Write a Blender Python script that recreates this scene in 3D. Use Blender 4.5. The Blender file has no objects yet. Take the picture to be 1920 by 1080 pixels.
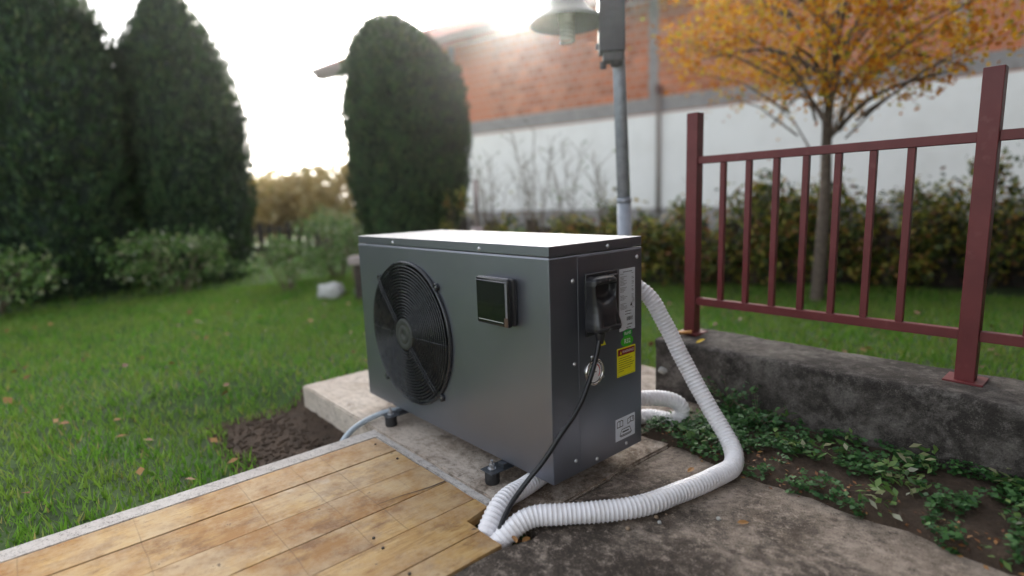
import bpy, bmesh, math, random
import numpy as np
from mathutils import Vector, Matrix, noise

random.seed(7)
rng = np.random.default_rng(7)
S = bpy.context.scene
COL = S.collection
PI = math.pi

# ------------------------------------------------------------------ camera, sky, sun, exposure
cd = bpy.data.cameras.new('camera')
cam = bpy.data.objects.new('camera', cd); COL.objects.link(cam)
S.camera = cam
Rv = Vector((0.65951921, 0.7508764, -0.03491484))
Uv = Vector((-0.09638052, 0.13053672, 0.98674767))
Fv = Vector((-0.7454832, 0.64741393, -0.15846133))
M = Matrix.Identity(4)
for i in range(3):
    M[i][0], M[i][1], M[i][2] = Rv[i], Uv[i], -Fv[i]
M[0][3], M[1][3], M[2][3] = 0.91675, -0.91207, 0.76822
cam.matrix_world = M
cd.sensor_fit = 'HORIZONTAL'; cd.sensor_width = 64.0; cd.lens = 64.0*1039.376/1920
cd.clip_start = 0.05; cd.clip_end = 2000
cd.dof.use_dof = True; cd.dof.focus_distance = 1.48; cd.dof.aperture_fstop = 1.65

SUN_EL, SUN_AZ = math.radians(19.2), math.radians(136.9)      # azimuth counted from +X towards +Y
W = bpy.data.worlds.new('World'); S.world = W; W.use_nodes = True
nt = W.node_tree; nt.nodes.clear()
sky = nt.nodes.new('ShaderNodeTexSky'); sky.sky_type = 'NISHITA'
sky.sun_disc = False; sky.sun_elevation = SUN_EL; sky.sun_rotation = math.radians(90) - SUN_AZ
sky.air_density = 1.0; sky.dust_density = 4.0; sky.ozone_density = 1.0
hs = nt.nodes.new('ShaderNodeHueSaturation'); hs.inputs['Saturation'].default_value = 0.30
bg = nt.nodes.new('ShaderNodeBackground'); bg.inputs['Strength'].default_value = 0.15
wo = nt.nodes.new('ShaderNodeOutputWorld')
nt.links.new(sky.outputs[0], hs.inputs['Color']); nt.links.new(hs.outputs[0], bg.inputs[0]); nt.links.new(bg.outputs[0], wo.inputs[0])

sd = bpy.data.lights.new('sun', 'SUN'); sd.energy = 4.5; sd.angle = math.radians(0.6); sd.color = (1.0, 0.93, 0.82)
sun = bpy.data.objects.new('sun', sd); COL.objects.link(sun)
sdir = Vector((math.cos(SUN_EL)*math.cos(SUN_AZ), math.cos(SUN_EL)*math.sin(SUN_AZ), math.sin(SUN_EL)))
sun.rotation_euler = sdir.to_track_quat('Z', 'Y').to_euler(); sun.location = sdir*60

S.view_settings.view_transform = 'Standard'; S.view_settings.look = 'None'
S.view_settings.exposure = 2.05; S.view_settings.gamma = 1.0; S.view_settings.use_curve_mapping = False

# ------------------------------------------------------------------ helpers: objects
def link(name, me, m=None, parent=None):
    o = bpy.data.objects.new(name, me); COL.objects.link(o)
    if m is not None and me is not None and len(me.materials) == 0:
        for x in (m if isinstance(m, (list, tuple)) else [m]): me.materials.append(x)
    if parent is not None: o.parent = parent
    return o
def tag(o, label=None, cat=None, group=None, kind=None):
    if label: o['label'] = label
    if cat: o['category'] = cat
    if group: o['group'] = group
    if kind: o['kind'] = kind
    return o
def thing(name, label, cat, loc=(0, 0, 0), rz=0, group=None):
    o = bpy.data.objects.new(name, None); COL.objects.link(o); o.empty_display_size = .1
    o.location = loc; o.rotation_euler = (0, 0, rz)
    return tag(o, label, cat, group)
def dup(o, parent=None):
    c = o.copy(); COL.objects.link(c); c.parent = parent
    for ch in [x for x in o.children]: dup(ch, c)
    return c
def mesh_of(bm, name, smooth=False):
    me = bpy.data.meshes.new(name); bm.normal_update(); bm.to_mesh(me); bm.free()
    if smooth: me.polygons.foreach_set('use_smooth', [True]*len(me.polygons))
    return me
def ob(name, bm, m, parent=None, smooth=False, loc=None):
    o = link(name, mesh_of(bm, name, smooth), m, parent)
    if loc: o.location = loc
    return o
def add_box(bm, x0, x1, y0, y1, z0, z1, bev=0, seg=2):
    r = bmesh.ops.create_cube(bm, size=1.0)
    vs = r['verts']
    bmesh.ops.scale(bm, vec=(x1-x0, y1-y0, z1-z0), verts=vs)
    bmesh.ops.translate(bm, vec=((x0+x1)/2, (y0+y1)/2, (z0+z1)/2), verts=vs)
    if bev:
        es = list({e for v in vs for e in v.link_edges})
        bmesh.ops.bevel(bm, geom=es, offset=bev, segments=seg, affect='EDGES', profile=.5)
    return bm
def box(*a, **k): return add_box(bmesh.new(), *a, **k)
def add_cyl(bm, p0, p1, r0, r1=None, n=24, cap=True):
    r1 = r0 if r1 is None else r1
    p0, p1 = Vector(p0), Vector(p1); d = (p1-p0)
    q = d.to_track_quat('Z', 'Y').to_matrix()
    A = [bm.verts.new(p0 + q @ Vector((r0*math.cos(2*PI*i/n), r0*math.sin(2*PI*i/n), 0))) for i in range(n)]
    B = [bm.verts.new(p1 + q @ Vector((r1*math.cos(2*PI*i/n), r1*math.sin(2*PI*i/n), 0))) for i in range(n)]
    for i in range(n): bm.faces.new((A[i], A[(i+1) % n], B[(i+1) % n], B[i]))
    if cap: bm.faces.new(A[::-1]); bm.faces.new(B)
    return bm
def cyl(*a, **k): return add_cyl(bmesh.new(), *a, **k)
def lathe(bm, prof, org=(0, 0, 0), rot=None, n=32, closed=False):
    """prof: list of (r, z)"""
    rot = rot or Matrix.Identity(3); org = Vector(org); rings = []
    for r, z in prof:
        if r < 1e-6: rings.append([bm.verts.new(org + rot @ Vector((0, 0, z)))])
        else: rings.append([bm.verts.new(org + rot @ Vector((r*math.cos(2*PI*i/n), r*math.sin(2*PI*i/n), z))) for i in range(n)])
    for a, b in zip(rings, rings[1:]):
        for i in range(n):
            j = (i+1) % n
            if len(a) == 1 and len(b) == 1: continue
            if len(a) == 1: bm.faces.new((a[0], b[j], b[i]))
            elif len(b) == 1: bm.faces.new((a[i], a[j], b[0]))
            else: bm.faces.new((a[i], a[j], b[j], b[i]))
    return bm
def crom(pts, step):
    P = [Vector(p) for p in pts]; P = [2*P[0]-P[1]] + P + [2*P[-1]-P[-2]]
    out = []
    for i in range(1, len(P)-2):
        a, b, c, d = P[i-1:i+3]
        for k in range(40):
            t = k/40
            out.append(.5*((2*b)+(-a+c)*t+(2*a-5*b+4*c-d)*t*t+(-a+3*b-3*c+d)*t**3))
    out.append(P[-2])
    res = [out[0]]; acc = 0; last = out[0]
    for q in out[1:]:
        d = (q-last).length
        while acc + d >= step:
            f = (step-acc)/d; last = last.lerp(q, f); res.append(last.copy()); d = (q-last).length; acc = 0
        acc += d; last = q
    return res
def tube(bm, pts, rad, n=16, cap=True):
    """pts list of Vector, rad number or list"""
    m = len(pts); rings = []
    t0 = (pts[1]-pts[0]).normalized()
    nrm = t0.orthogonal().normalized()
    for i, p in enumerate(pts):
        t = (pts[min(i+1, m-1)]-pts[max(i-1, 0)]).normalized()
        nrm = (nrm - t*nrm.dot(t)).normalized(); b = t.cross(nrm)
        r = rad[i] if isinstance(rad, (list, tuple)) else rad
        rings.append([bm.verts.new(p + r*(math.cos(2*PI*k/n)*nrm + math.sin(2*PI*k/n)*b)) for k in range(n)])
    for A, B in zip(rings, rings[1:]):
        for k in range(n): bm.faces.new((A[k], A[(k+1) % n], B[(k+1) % n], B[k]))
    if cap: bm.faces.new(rings[0][::-1]); bm.faces.new(rings[-1])
    return bm
def prism(poly, z0, z1, bev=0, jit=0, step=.04):
    pts = []
    n = len(poly)
    for i in range(n):
        a, b = Vector(poly[i]), Vector(poly[(i+1) % n]); L = (b-a).length; k = max(1, int(L/step)) if jit else 1
        for j in range(k):
            p = a.lerp(b, j/k)
            if jit and j:
                p = p + Vector((noise.noise(Vector((p.x*14, p.y*14, 3))), noise.noise(Vector((p.x*14, p.y*14, 9)))))*jit
            pts.append(p)
    bm = bmesh.new(); f = bm.faces.new([bm.verts.new((p.x, p.y, z1)) for p in pts])
    r = bmesh.ops.extrude_face_region(bm, geom=[f])
    for v in [g for g in r['geom'] if isinstance(g, bmesh.types.BMVert)]: v.co.z = z0
    bm.normal_update(); bmesh.ops.recalc_face_normals(bm, faces=bm.faces)
    if bev:
        es = [e for e in bm.edges if all(abs(v.co.z-z1) < 1e-6 for v in e.verts)]
        bmesh.ops.bevel(bm, geom=es, offset=bev, segments=2, affect='EDGES')
    bmesh.ops.triangulate(bm, faces=[g for g in bm.faces if len(g.verts) > 4])
    return bm
def np_mesh(name, V, Fq, mats, parent=None, mi=None):
    """V (n,3), Fq (m,k) index array"""
    me = bpy.data.meshes.new(name); V = np.asarray(V, np.float32); Fq = np.asarray(Fq, np.int32)
    me.vertices.add(len(V)); me.vertices.foreach_set('co', V.ravel())
    m, k = Fq.shape
    me.loops.add(m*k); me.loops.foreach_set('vertex_index', Fq.ravel())
    me.polygons.add(m); me.polygons.foreach_set('loop_start', np.arange(0, m*k, k, dtype=np.int32))
    if mi is not None: me.polygons.foreach_set('material_index', np.asarray(mi, np.int32))
    me.update(calc_edges=True); me.validate()
    return link(name, me, mats, parent)

# ------------------------------------------------------------------ helpers: materials
class NB:
    def __init__(s, name):
        s.m = bpy.data.materials.new(name); s.m.use_nodes = True; s.t = s.m.node_tree
        s.b = s.t.nodes['Principled BSDF']; s.tc = s.t.nodes.new('ShaderNodeTexCoord')
    def n(s, k, **kw):
        x = s.t.nodes.new(k)
        for a, b in kw.items():
            if a.startswith('_'): setattr(x, a[1:], b)
            else: x.inputs[a.replace('_', ' ')].default_value = b
        return x
    def l(s, a, b): s.t.links.new(a, b)
    def noise(s, scale, detail=6, rough=.6, vec=None, sc=None, dist=0, coord='Object'):
        v = vec or s.tc.outputs[coord]
        if sc:
            mp = s.n('ShaderNodeMapping'); mp.inputs['Scale'].default_value = sc; s.l(v, mp.inputs['Vector']); v = mp.outputs[0]
        x = s.n('ShaderNodeTexNoise', Scale=scale, Detail=detail, Roughness=rough, Distortion=dist); s.l(v, x.inputs['Vector'])
        return x.outputs['Fac']
    def ramp(s, fac, stops, interp='LINEAR'):
        r = s.n('ShaderNodeValToRGB'); r.color_ramp.interpolation = interp
        e = r.color_ramp.elements
        while len(e) < len(stops): e.new(.5)
        for i, (p, c) in enumerate(stops):
            e[i].position = p; e[i].color = (*c, 1) if isinstance(c, tuple) else (c, c, c, 1)
        s.l(fac, r.inputs[0]); return r.outputs[0]
    def mix(s, fac, a, b, mode='MIX'):
        x = s.n('ShaderNodeMix'); x.data_type = 'RGBA'; x.blend_type = mode
        for sock, val in ((x.inputs[0], fac), (x.inputs[6], a), (x.inputs[7], b)):
            if hasattr(val, 'links') or hasattr(val, 'is_linked'): s.l(val, sock)
            elif isinstance(val, tuple): sock.default_value = (*val, 1)
            else: sock.default_value = val
        return x.outputs[2]
    def math(s, op, a, b=0.0):
        x = s.n('ShaderNodeMath', _operation=op)
        for i, v in enumerate((a, b)):
            if hasattr(v, 'is_linked'): s.l(v, x.inputs[i])
            else: x.inputs[i].default_value = v
        return x.outputs[0]
    def col(s, v):
        if hasattr(v, 'is_linked'): s.l(v, s.b.inputs['Base Color'])
        else: s.b.inputs['Base Color'].default_value = (*v, 1)
    def set(s, **kw):
        for k, v in kw.items():
            i = s.b.inputs[k.replace('_', ' ')]
            if hasattr(v, 'is_linked'): s.l(v, i)
            else: i.default_value = v
    def bump(s, h, strength=.3, dist=.002):
        x = s.n('ShaderNodeBump', Strength=strength, Distance=dist); s.l(h, x.inputs['Height']); s.l(x.outputs[0], s.b.inputs['Normal'])

def simple(name, c, rough=.5, metal=0, var=.15, scale=20, bump=0, bscale=300, bdist=.0005, **kw):
    b = NB(name); n1 = b.noise(scale)
    c2 = tuple(x*(1-var) for x in c); c3 = tuple(min(1, x*(1+var)) for x in c)
    b.col(b.ramp(n1, [(.3, c2), (.7, c3)]))
    b.set(Roughness=b.math('ADD', b.math('MULTIPLY', n1, .16), rough-.08), Metallic=metal, **kw)
    if bump: b.bump(b.noise(bscale, 3), bump, bdist)
    return b.m

def redpaint():
    b = NB('dark_red_paint'); c = b.ramp(b.noise(10, 6), [(.3, (.12, .018, .02)), (.7, (.16, .027, .029))])
    c = b.mix(b.ramp(b.noise(60, 7, .75), [(.66, 0.0), (.72, .8)]), c, (.09, .035, .02))
    c = b.mix(b.ramp(b.noise(25, 4), [(.6, 0.0), (.8, .3)]), c, (.3, .12, .11))
    b.col(c); b.set(Roughness=b.math('ADD', b.math('MULTIPLY', b.noise(18, 5), .3), .3)); b.bump(b.noise(90, 4), .25, .0008); return b.m
M_redpaint = redpaint()
# powder-coated steel
def paint(name, c, rough):
    b = NB(name); n1 = b.noise(3, 4); n2 = b.noise(900, 2)
    base = b.mix(b.ramp(n1, [(.3, 0.0), (.75, 1.0)]), tuple(x*.93 for x in c), tuple(x*1.07 for x in c))
    base = b.mix(b.ramp(b.noise(9, 8, .75), [(.55, 0.0), (.85, .12)]), base, (.2, .2, .2))
    base = b.mix(b.ramp(b.noise(160, 2, .5), [(.74, 0.0), (.78, .25)]), base, (.3, .3, .31))
    # sky's bright reflection on up-facing faces, painted in as mottled pale dust
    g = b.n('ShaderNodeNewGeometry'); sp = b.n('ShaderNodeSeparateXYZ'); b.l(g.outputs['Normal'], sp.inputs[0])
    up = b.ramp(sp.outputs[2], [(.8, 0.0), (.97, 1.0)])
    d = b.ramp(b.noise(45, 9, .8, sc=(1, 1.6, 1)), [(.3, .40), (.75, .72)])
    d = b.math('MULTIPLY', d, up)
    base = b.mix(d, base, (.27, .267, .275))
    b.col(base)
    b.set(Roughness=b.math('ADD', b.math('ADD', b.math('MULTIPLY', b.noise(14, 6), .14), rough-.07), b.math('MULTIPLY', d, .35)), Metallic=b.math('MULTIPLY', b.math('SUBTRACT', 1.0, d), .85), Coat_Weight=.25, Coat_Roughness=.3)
    b.bump(n2, .3, .0005)
    return b.m
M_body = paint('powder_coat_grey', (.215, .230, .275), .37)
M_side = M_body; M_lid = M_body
M_flange = simple('lit_flange_paint', (.26, .27, .31), .35, .3, var=.1)  # paler than the body: skylight caught on the flange, put into its colour
M_brk = simple('dark_painted_bracket', (.03, .035, .042), .4)
M_black = simple('black_plastic', (.022, .022, .025), .3, bump=.1, bscale=500)
M_gloss = simple('gloss_black_plastic', (.012, .012, .013), .2, var=.1)
M_guard = simple('black_coated_wire', (.018, .020, .024), .28, var=.1)
M_dark = simple('fan_cavity_dark', (.005, .005, .006), .7)
M_blade = simple('fan_blade_plastic', (.014, .015, .017), .45)
M_hub = simple('guard_hub_plastic', (.032, .036, .032), .6, var=.2)
M_zinc = simple('zinc_steel', (.55, .56, .58), .32, .9, var=.2, scale=200)
M_galv = simple('galvanised_steel', (.34, .37, .42), .55, .25, var=.2, scale=30, bump=.1, bscale=60)
M_chrome = simple('chrome', (.62, .6, .56), .18, 1.0, var=.05)
M_white_dial = simple('gauge_dial_white', (.9, .9, .92), .4, var=.02)
M_red = simple('red_ink', (.5, .03, .03), .4, var=.05)
M_green = simple('green_sticker', (.012, .36, .04), .35, var=.05)
M_green2 = simple('green_sticker_light', (.06, .48, .02), .35, var=.05)
M_yellow = simple('yellow_sticker', (.88, .82, .008), .38, var=.04)
M_darkred = simple('dark_red_sticker', (.25, .008, .012), .35, var=.04)
M_ink = simple('black_ink', (.03, .03, .035), .5, var=.1)
M_inkgrey = simple('grey_ink', (.16, .17, .2), .5, var=.1)
M_wink = simple('white_ink', (.8, .82, .8), .5, var=.02)
M_label = simple('silver_label', (.74, .78, .85), .4, .1, var=.05)
M_screen = simple('display_glass', (.006, .007, .008), .06, var=.05)
M_rubber = simple('black_rubber', (.02, .02, .022), .6, bump=.2, bscale=150)
M_cable = simple('black_cable', (.008, .009, .011), .4, var=.1)
M_drain = simple('grey_blue_tube', (.45, .52, .58), .3, var=.06)
M_shade = simple('grey_enamel', (.15, .155, .17), .5, var=.12, scale=30)
M_boxpl = simple('dark_grey_box_plastic', (.09, .09, .1), .5, var=.2)
M_bulb = simple('white_bulb', (.75, .77, .74), .25, var=.04)
M_bark = simple('bark', (.13, .10, .08), .9, var=.4, scale=30, bump=.6, bscale=60, bdist=.004)
M_stem = simple('dry_stem', (.17, .13, .09), .85, var=.4, scale=20)
M_oldwood = simple('old_dark_wood', (.055, .042, .035), .9, var=.5, scale=12, bump=.5, bscale=40, bdist=.003)
M_post = simple('weathered_pale_wood', (.36, .3, .29), .85, var=.25, scale=10)

def hosemat():
    b = NB('white_corrugated_plastic')
    n = b.noise(26, 7, .7)
    c = b.mix(b.ramp(n, [(.5, 0.0), (.78, .5)]), (.88, .87, .90), (.55, .50, .44))
    c = b.mix(b.ramp(b.noise(240, 2), [(.7, 0.0), (.74, .5)]), c, (.3, .24, .18))
    b.col(c); b.set(Roughness=.4, Subsurface_Weight=.35); b.b.inputs['Subsurface Radius'].default_value = (.01, .01, .01)
    return b.m
M_hose = hosemat()

def wood():
    b = NB('oiled_pine')
    oi = b.n('ShaderNodeObjectInfo'); add = b.n('ShaderNodeVectorMath', _operation='ADD')
    mul = b.n('ShaderNodeVectorMath', _operation='SCALE'); mul.inputs['Scale'].default_value = 7
    cmb = b.n('ShaderNodeCombineXYZ'); b.l(oi.outputs['Random'], cmb.inputs[0]); b.l(oi.outputs['Random'], cmb.inputs[1]); b.l(oi.outputs['Random'], cmb.inputs[2])
    b.l(cmb.outputs[0], mul.inputs[0]); b.l(b.tc.outputs['Object'], add.inputs[0]); b.l(mul.outputs[0], add.inputs[1])
    v = add.outputs[0]
    g = b.noise(9, 9, .62, vec=v, sc=(9, 1, 9), dist=1.2)
    fine = b.noise(60, 6, .7, vec=v, sc=(7, .7, 7))
    big = b.noise(5, 5, .6, vec=v)
    c = b.ramp(g, [(.28, (.29, .15, .045)), (.48, (.47, .285, .095)), (.72, (.56, .38, .155))])
    c = b.mix(b.ramp(big, [(.40, 0.0), (.56, .85)]), c, (.31, .14, .032))
    c = b.mix(b.ramp(b.noise(16, 6, .7, vec=v, sc=(1, .5, 1)), [(.49, 0.0), (.62, .8)]), c, (.19, .085, .028))
    grey = b.ramp(b.noise(6, 8, .75, vec=v), [(.42, 0.0), (.62, .8)])
    c = b.mix(grey, c, (.52, .39, .235))
    c = b.mix(b.ramp(b.noise(34, 8, .8, vec=v, sc=(1.6, .8, 1)), [(.56, 0.0), (.66, .6)]), c, (.21, .11, .045))
    c = b.mix(b.ramp(b.noise(4.2, 3, .5, vec=v), [(.66, 0.0), (.70, .5)]), c, (.62, .56, .47))
    c = b.mix(b.ramp(fine, [(.55, 0.0), (.78, .45)]), c, (.17, .085, .035))
    # wear grooves across the boards where the old deck frame was scribed
    sx = b.n('ShaderNodeSeparateXYZ'); b.l(b.tc.outputs['Object'], sx.inputs[0])
    yy = b.math('ADD', sx.outputs[1], b.math('MULTIPLY', b.noise(6, 3), .012))
    line = None
    for y0, a_, hw in ((-.318, 1.0, .0015), (-.408, .95, .0013), (-.555, .9, .0014), (-.215, .45, .0011), (-.80, .8, .0014), (-1.02, .8, .0014)):
        one = b.math('MULTIPLY', b.math('LESS_THAN', b.math('ABSOLUTE', b.math('SUBTRACT', yy, y0+.006)), hw), a_)
        line = one if line is None else b.math('MAXIMUM', line, one)
    line = b.math('MULTIPLY', line, b.ramp(b.noise(5, 5), [(.34, .15), (.52, .75)]))
    line = b.math('MULTIPLY', line, b.math('ADD', b.math('MULTIPLY', b.math('LESS_THAN', sx.outputs[0], -.174), .5), .08))
    c = b.mix(line, c, (.13, .075, .035))
    spots = b.ramp(b.noise(48, 3, .5, vec=v), [(.71, 0.0), (.76, .8)])
    c = b.mix(spots, c, (.09, .05, .025))
    b.col(c); b.set(Roughness=b.math('ADD', b.math('MULTIPLY', big, .25), .55))
    h = b.math('SUBTRACT', b.math('ADD', g, b.math('MULTIPLY', fine, .6)), b.math('MULTIPLY', line, 1.2))
    b.bump(h, .35, .0012)
    return b.m
M_wood = wood()
M_woodend = simple('pine_edge', (.3, .17, .08), .75, var=.4, scale=60, bump=.3)

def concrete(name, light, mid, dark, cover, speck, bdist=.003, wx=None):
    b = NB(name)
    big = b.noise(2.2, 6, .6); med = b.noise(11, 9, .72, dist=.6); fine = b.noise(75, 8, .75); grit = b.noise(260, 4, .7)
    c = b.mix(b.ramp(b.noise(5, 6, .6), [(.35, 0.0), (.65, 1.0)]), light, mid)
    st = b.math('ADD', b.math('MULTIPLY', med, .6), b.math('MULTIPLY', big, .4))
    if wx:
        sp = b.n('ShaderNodeSeparateXYZ'); b.l(b.tc.outputs['Object'], sp.inputs[0])
        ax, p0, p1, amt = wx; g_ = b.math('DIVIDE', b.math('SUBTRACT', sp.outputs[ax], p0), p1-p0)
        g_ = b.math('MAXIMUM', b.math('MINIMUM', g_, 1.0), 0.0); st = b.math('ADD', st, b.math('MULTIPLY', g_, amt))
    c = b.mix(b.ramp(st, [(cover-.08, 0.0), (cover+.08, .92)]), c, dark)
    c = b.mix(b.ramp(fine, [(.52, 0.0), (.66, .55)]), c, tuple(x*.5 for x in dark))
    patch = b.noise(10, 8, .78, dist=.5); mid2 = b.noise(38, 7, .8)
    lf = b.math('ADD', b.math('MULTIPLY', mid2, .5), b.math('MULTIPLY', patch, .5))
    c = b.mix(b.ramp(lf, [(.40, speck), (.485, 0.0)]), c, tuple(min(1, x*1.05) for x in light))
    gl = b.math('ADD', b.math('MULTIPLY', grit, .5), b.math('MULTIPLY', mid2, .5))
    c = b.mix(b.ramp(gl, [(.40, speck), (.47, 0.0)]), c, tuple(min(1, x*1.25) for x in light))
    c = b.mix(b.ramp(gl, [(.53, 0.0), (.60, .7)]), c, tuple(x*.35 for x in dark))
    b.col(c); b.set(Roughness=.88)
    h = b.math('ADD', b.math('MULTIPLY', fine, .8), b.math('ADD', b.math('MULTIPLY', med, .8), b.math('MULTIPLY', grit, .35)))
    b.bump(h, .9, bdist)
    return b.m
M_conc = concrete('slab_concrete', (.58, .51, .44), (.45, .37, .30), (.13, .09, .06), .615, .45, .003, (0, -.75, .0, .16))
M_conc2 = concrete('weathered_dark_concrete', (.37, .305, .25), (.15, .115, .085), (.045, .033, .024), .59, .62, .004, (1, .5, .10, .15))
M_kerb = concrete('kerb_concrete', (.56, .53, .50), (.46, .42, .39), (.2, .17, .14), .68, .2)
M_block = concrete('mossy_block_concrete', (.24, .22, .20), (.085, .072, .06), (.025, .02, .016), .46, .3, .006)
def render_wall():
    b = NB('white_render'); n = b.noise(1.4, 7, .65); f = b.noise(7, 6)
    c = b.mix(b.ramp(n, [(.45, 0.0), (.75, .5)]), (.86, .845, .83), (.70, .68, .65))
    c = b.mix(b.ramp(f, [(.6, 0.0), (.8, .4)]), c, (.42, .4, .36))
    b.col(c); b.set(Roughness=.9); b.bump(f, .3, .01); return b.m
M_render = render_wall()
M_mortar = concrete('mortar', (.55, .48, .44), (.45, .4, .37), (.2, .16, .13), .6, .2)
M_beam = concrete('beam_concrete', (.36, .34, .33), (.28, .26, .26), (.17, .14, .13), .62, .2)
def brickmat(name, c):
    b = NB(name); oi = b.n('ShaderNodeObjectInfo')
    r = b.ramp(oi.outputs['Random'], [(0, tuple(x*.85 for x in c)), (.5, c), (1, tuple(min(1, x*1.2) for x in c))])
    r = b.mix(b.ramp(b.noise(9, 5), [(.5, 0.0), (.75, .5)]), r, (.3, .22, .18))
    b.col(r); b.set(Roughness=.9); b.bump(b.noise(60, 5), .4, .004); return b.m
M_brick = [brickmat('clay_brick_a', (.49, .165, .08)), brickmat('clay_brick_b', (.45, .15, .072)), brickmat('clay_brick_c', (.52, .20, .11))]
M_tile = brickmat('roof_tile', (.26, .06, .045))
M_soffit = simple('dark_soffit', (.09, .075, .07), .85, var=.3, scale=4)

def leafmat(name, stops, rough=.55, trans=.25, big=None):
    b = NB(name); g = b.n('ShaderNodeNewGeometry')
    c = b.ramp(g.outputs['Random Per Island'], stops)
    if big:
        c = b.mix(b.ramp(b.noise(big[0], 3, .5), [(.42, 0.0), (.62, big[1])]), c, big[2])
    b.col(c); b.set(Roughness=rough)
    out = b.t.nodes['Material Output']
    tr = b.n('ShaderNodeBsdfTranslucent'); mx = b.n('ShaderNodeMixShader'); mx.inputs[0].default_value = trans
    b.l(c, tr.inputs[0]); b.l(b.b.outputs[0], mx.inputs[1]); b.l(tr.outputs[0], mx.inputs[2]); b.l(mx.outputs[0], out.inputs[0])
    return b.m
M_thuja = leafmat('thuja_foliage', [(0, (.022, .058, .022)), (.5, (.042, .098, .034)), (.85, (.075, .145, .045)), (1, (.14, .17, .06))], trans=.1, big=(7, .6, (.02, .03, .016)))
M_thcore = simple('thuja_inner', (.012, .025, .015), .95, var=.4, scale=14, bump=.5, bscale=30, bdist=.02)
M_grass = leafmat('grass_blades', [(0, (.06, .17, .015)), (.4, (.12, .30, .025)), (.8, (.19, .38, .045)), (.93, (.28, .32, .08)), (1, (.42, .32, .14))], trans=.4, big=(2.2, .5, (.24, .32, .06)))
M_lawn = simple('lawn_soil', (.04, .075, .018), .95, var=.4, scale=9, bump=.5, bscale=60, bdist=.01)
def soilmat():
    b = NB('dark_soil'); n = b.noise(22, 8, .75); f = b.noise(140, 5, .7)
    c = b.ramp(n, [(.3, (.035, .022, .014)), (.6, (.085, .055, .035)), (.8, (.15, .11, .075))])
    c = b.mix(b.ramp(f, [(.6, 0.0), (.72, .7)]), c, (.22, .15, .09))
    b.col(c); b.set(Roughness=.95); b.bump(b.math('ADD', n, f), .9, .012); return b.m
M_soil = soilmat()
M_shrub = leafmat('shrub_leaves', [(0, (.04, .10, .02)), (.4, (.10, .21, .04)), (.75, (.17, .27, .07)), (.9, (.32, .32, .17)), (1, (.5, .52, .42))], trans=.3)
M_ivy = leafmat('ivy_leaves', [(0, (.022, .035, .012)), (.3, (.055, .095, .02)), (.55, (.16, .20, .03)), (.78, (.42, .37, .06)), (.92, (.3, .13, .04)), (1, (.14, .06, .03))], trans=.25)
M_gold = leafmat('golden_leaves', [(0, (.32, .24, .08)), (.4, (.5, .38, .14)), (.8, (.58, .46, .24)), (1, (.28, .28, .10))], trans=.4)
M_autumn = leafmat('autumn_leaves', [(0, (.35, .10, .008)), (.35, (.55, .22, .01)), (.7, (.66, .37, .015)), (.9, (.5, .4, .03)), (1, (.12, .14, .03))], trans=.45)
M_clover = leafmat('clover_leaves', [(0, (.02, .075, .02)), (.5, (.045, .14, .035)), (1, (.09, .22, .055))], trans=.3)
M_dead = leafmat('dead_leaves', [(0, (.11, .035, .012)), (.5, (.25, .10, .03)), (1, (.42, .22, .07))], trans=.15)
M_stone = simple('pale_stone', (.42, .42, .40), .85, var=.25, scale=14, bump=.4, bscale=40, bdist=.01)
M_pebble = simple('brown_pebble', (.3, .22, .15), .7, var=.3, scale=60)

# ------------------------------------------------------------------ ground
def hgt(x, y):
    """ground height: lawn a little below the slab; a dug-out strip of soil in front of the slab's left end"""
    d = 0
    if -1.95 < x < -.6 and y < -.02:
        d = min(1, (x+1.95)/.35)*min(1, (-.02-y)/.1)*max(0, min(1, (y+.85)/.3))
        d = max(0, d)
    return -.035 - .085*d + .012*noise.noise(Vector((x*.9, y*.9, 0))) + .006*noise.noise(Vector((x*4, y*4, 2)))
def ground():
    N = 190; x0, x1, y0, y1 = -10, 4.2, -5, 9
    xs = np.linspace(x0, x1, N); ys = np.linspace(y0, y1, N)
    V = [(x, y, hgt(x, y)) for y in ys for x in xs]
    fl, fs = [], []
    for j in range(N-1):
        for i in range(N-1):
            q = (j*N+i, j*N+i+1, (j+1)*N+i+1, (j+1)*N+i); cx, cy = xs[i]+.037, ys[j]+.037
            (fs if (-1.6 < cx < -.6 and -.5 < cy < -.02) else fl).append(q)
    for nm, f, m in (('lawn', fl, M_lawn), ('soil_strip', fs, M_soil)):
        used = sorted({k for q in f for k in q}); mp = {k: i for i, k in enumerate(used)}
        o = np_mesh(nm, [V[k] for k in used], [[mp[k] for k in q] for q in f], m); o['kind'] = 'structure'
        o.data.polygons.foreach_set('use_smooth', [True]*len(o.data.polygons))
    bm = bmesh.new()
    # outer field, a ring around the near ground
    a = [bm.verts.new(p) for p in ((-120, -120, -.07), (120, -120, -.07), (120, 120, -.07), (-120, 120, -.07))]
    b = [bm.verts.new(p) for p in ((x0, y0, -.05), (x1, y0, -.05), (x1, y1, -.05), (x0, y1, -.05))]
    for i in range(4): bm.faces.new((a[i], a[(i+1) % 4], b[(i+1) % 4], b[i]))
    ob('ground', bm, M_lawn)['kind'] = 'structure'
ground()

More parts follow.
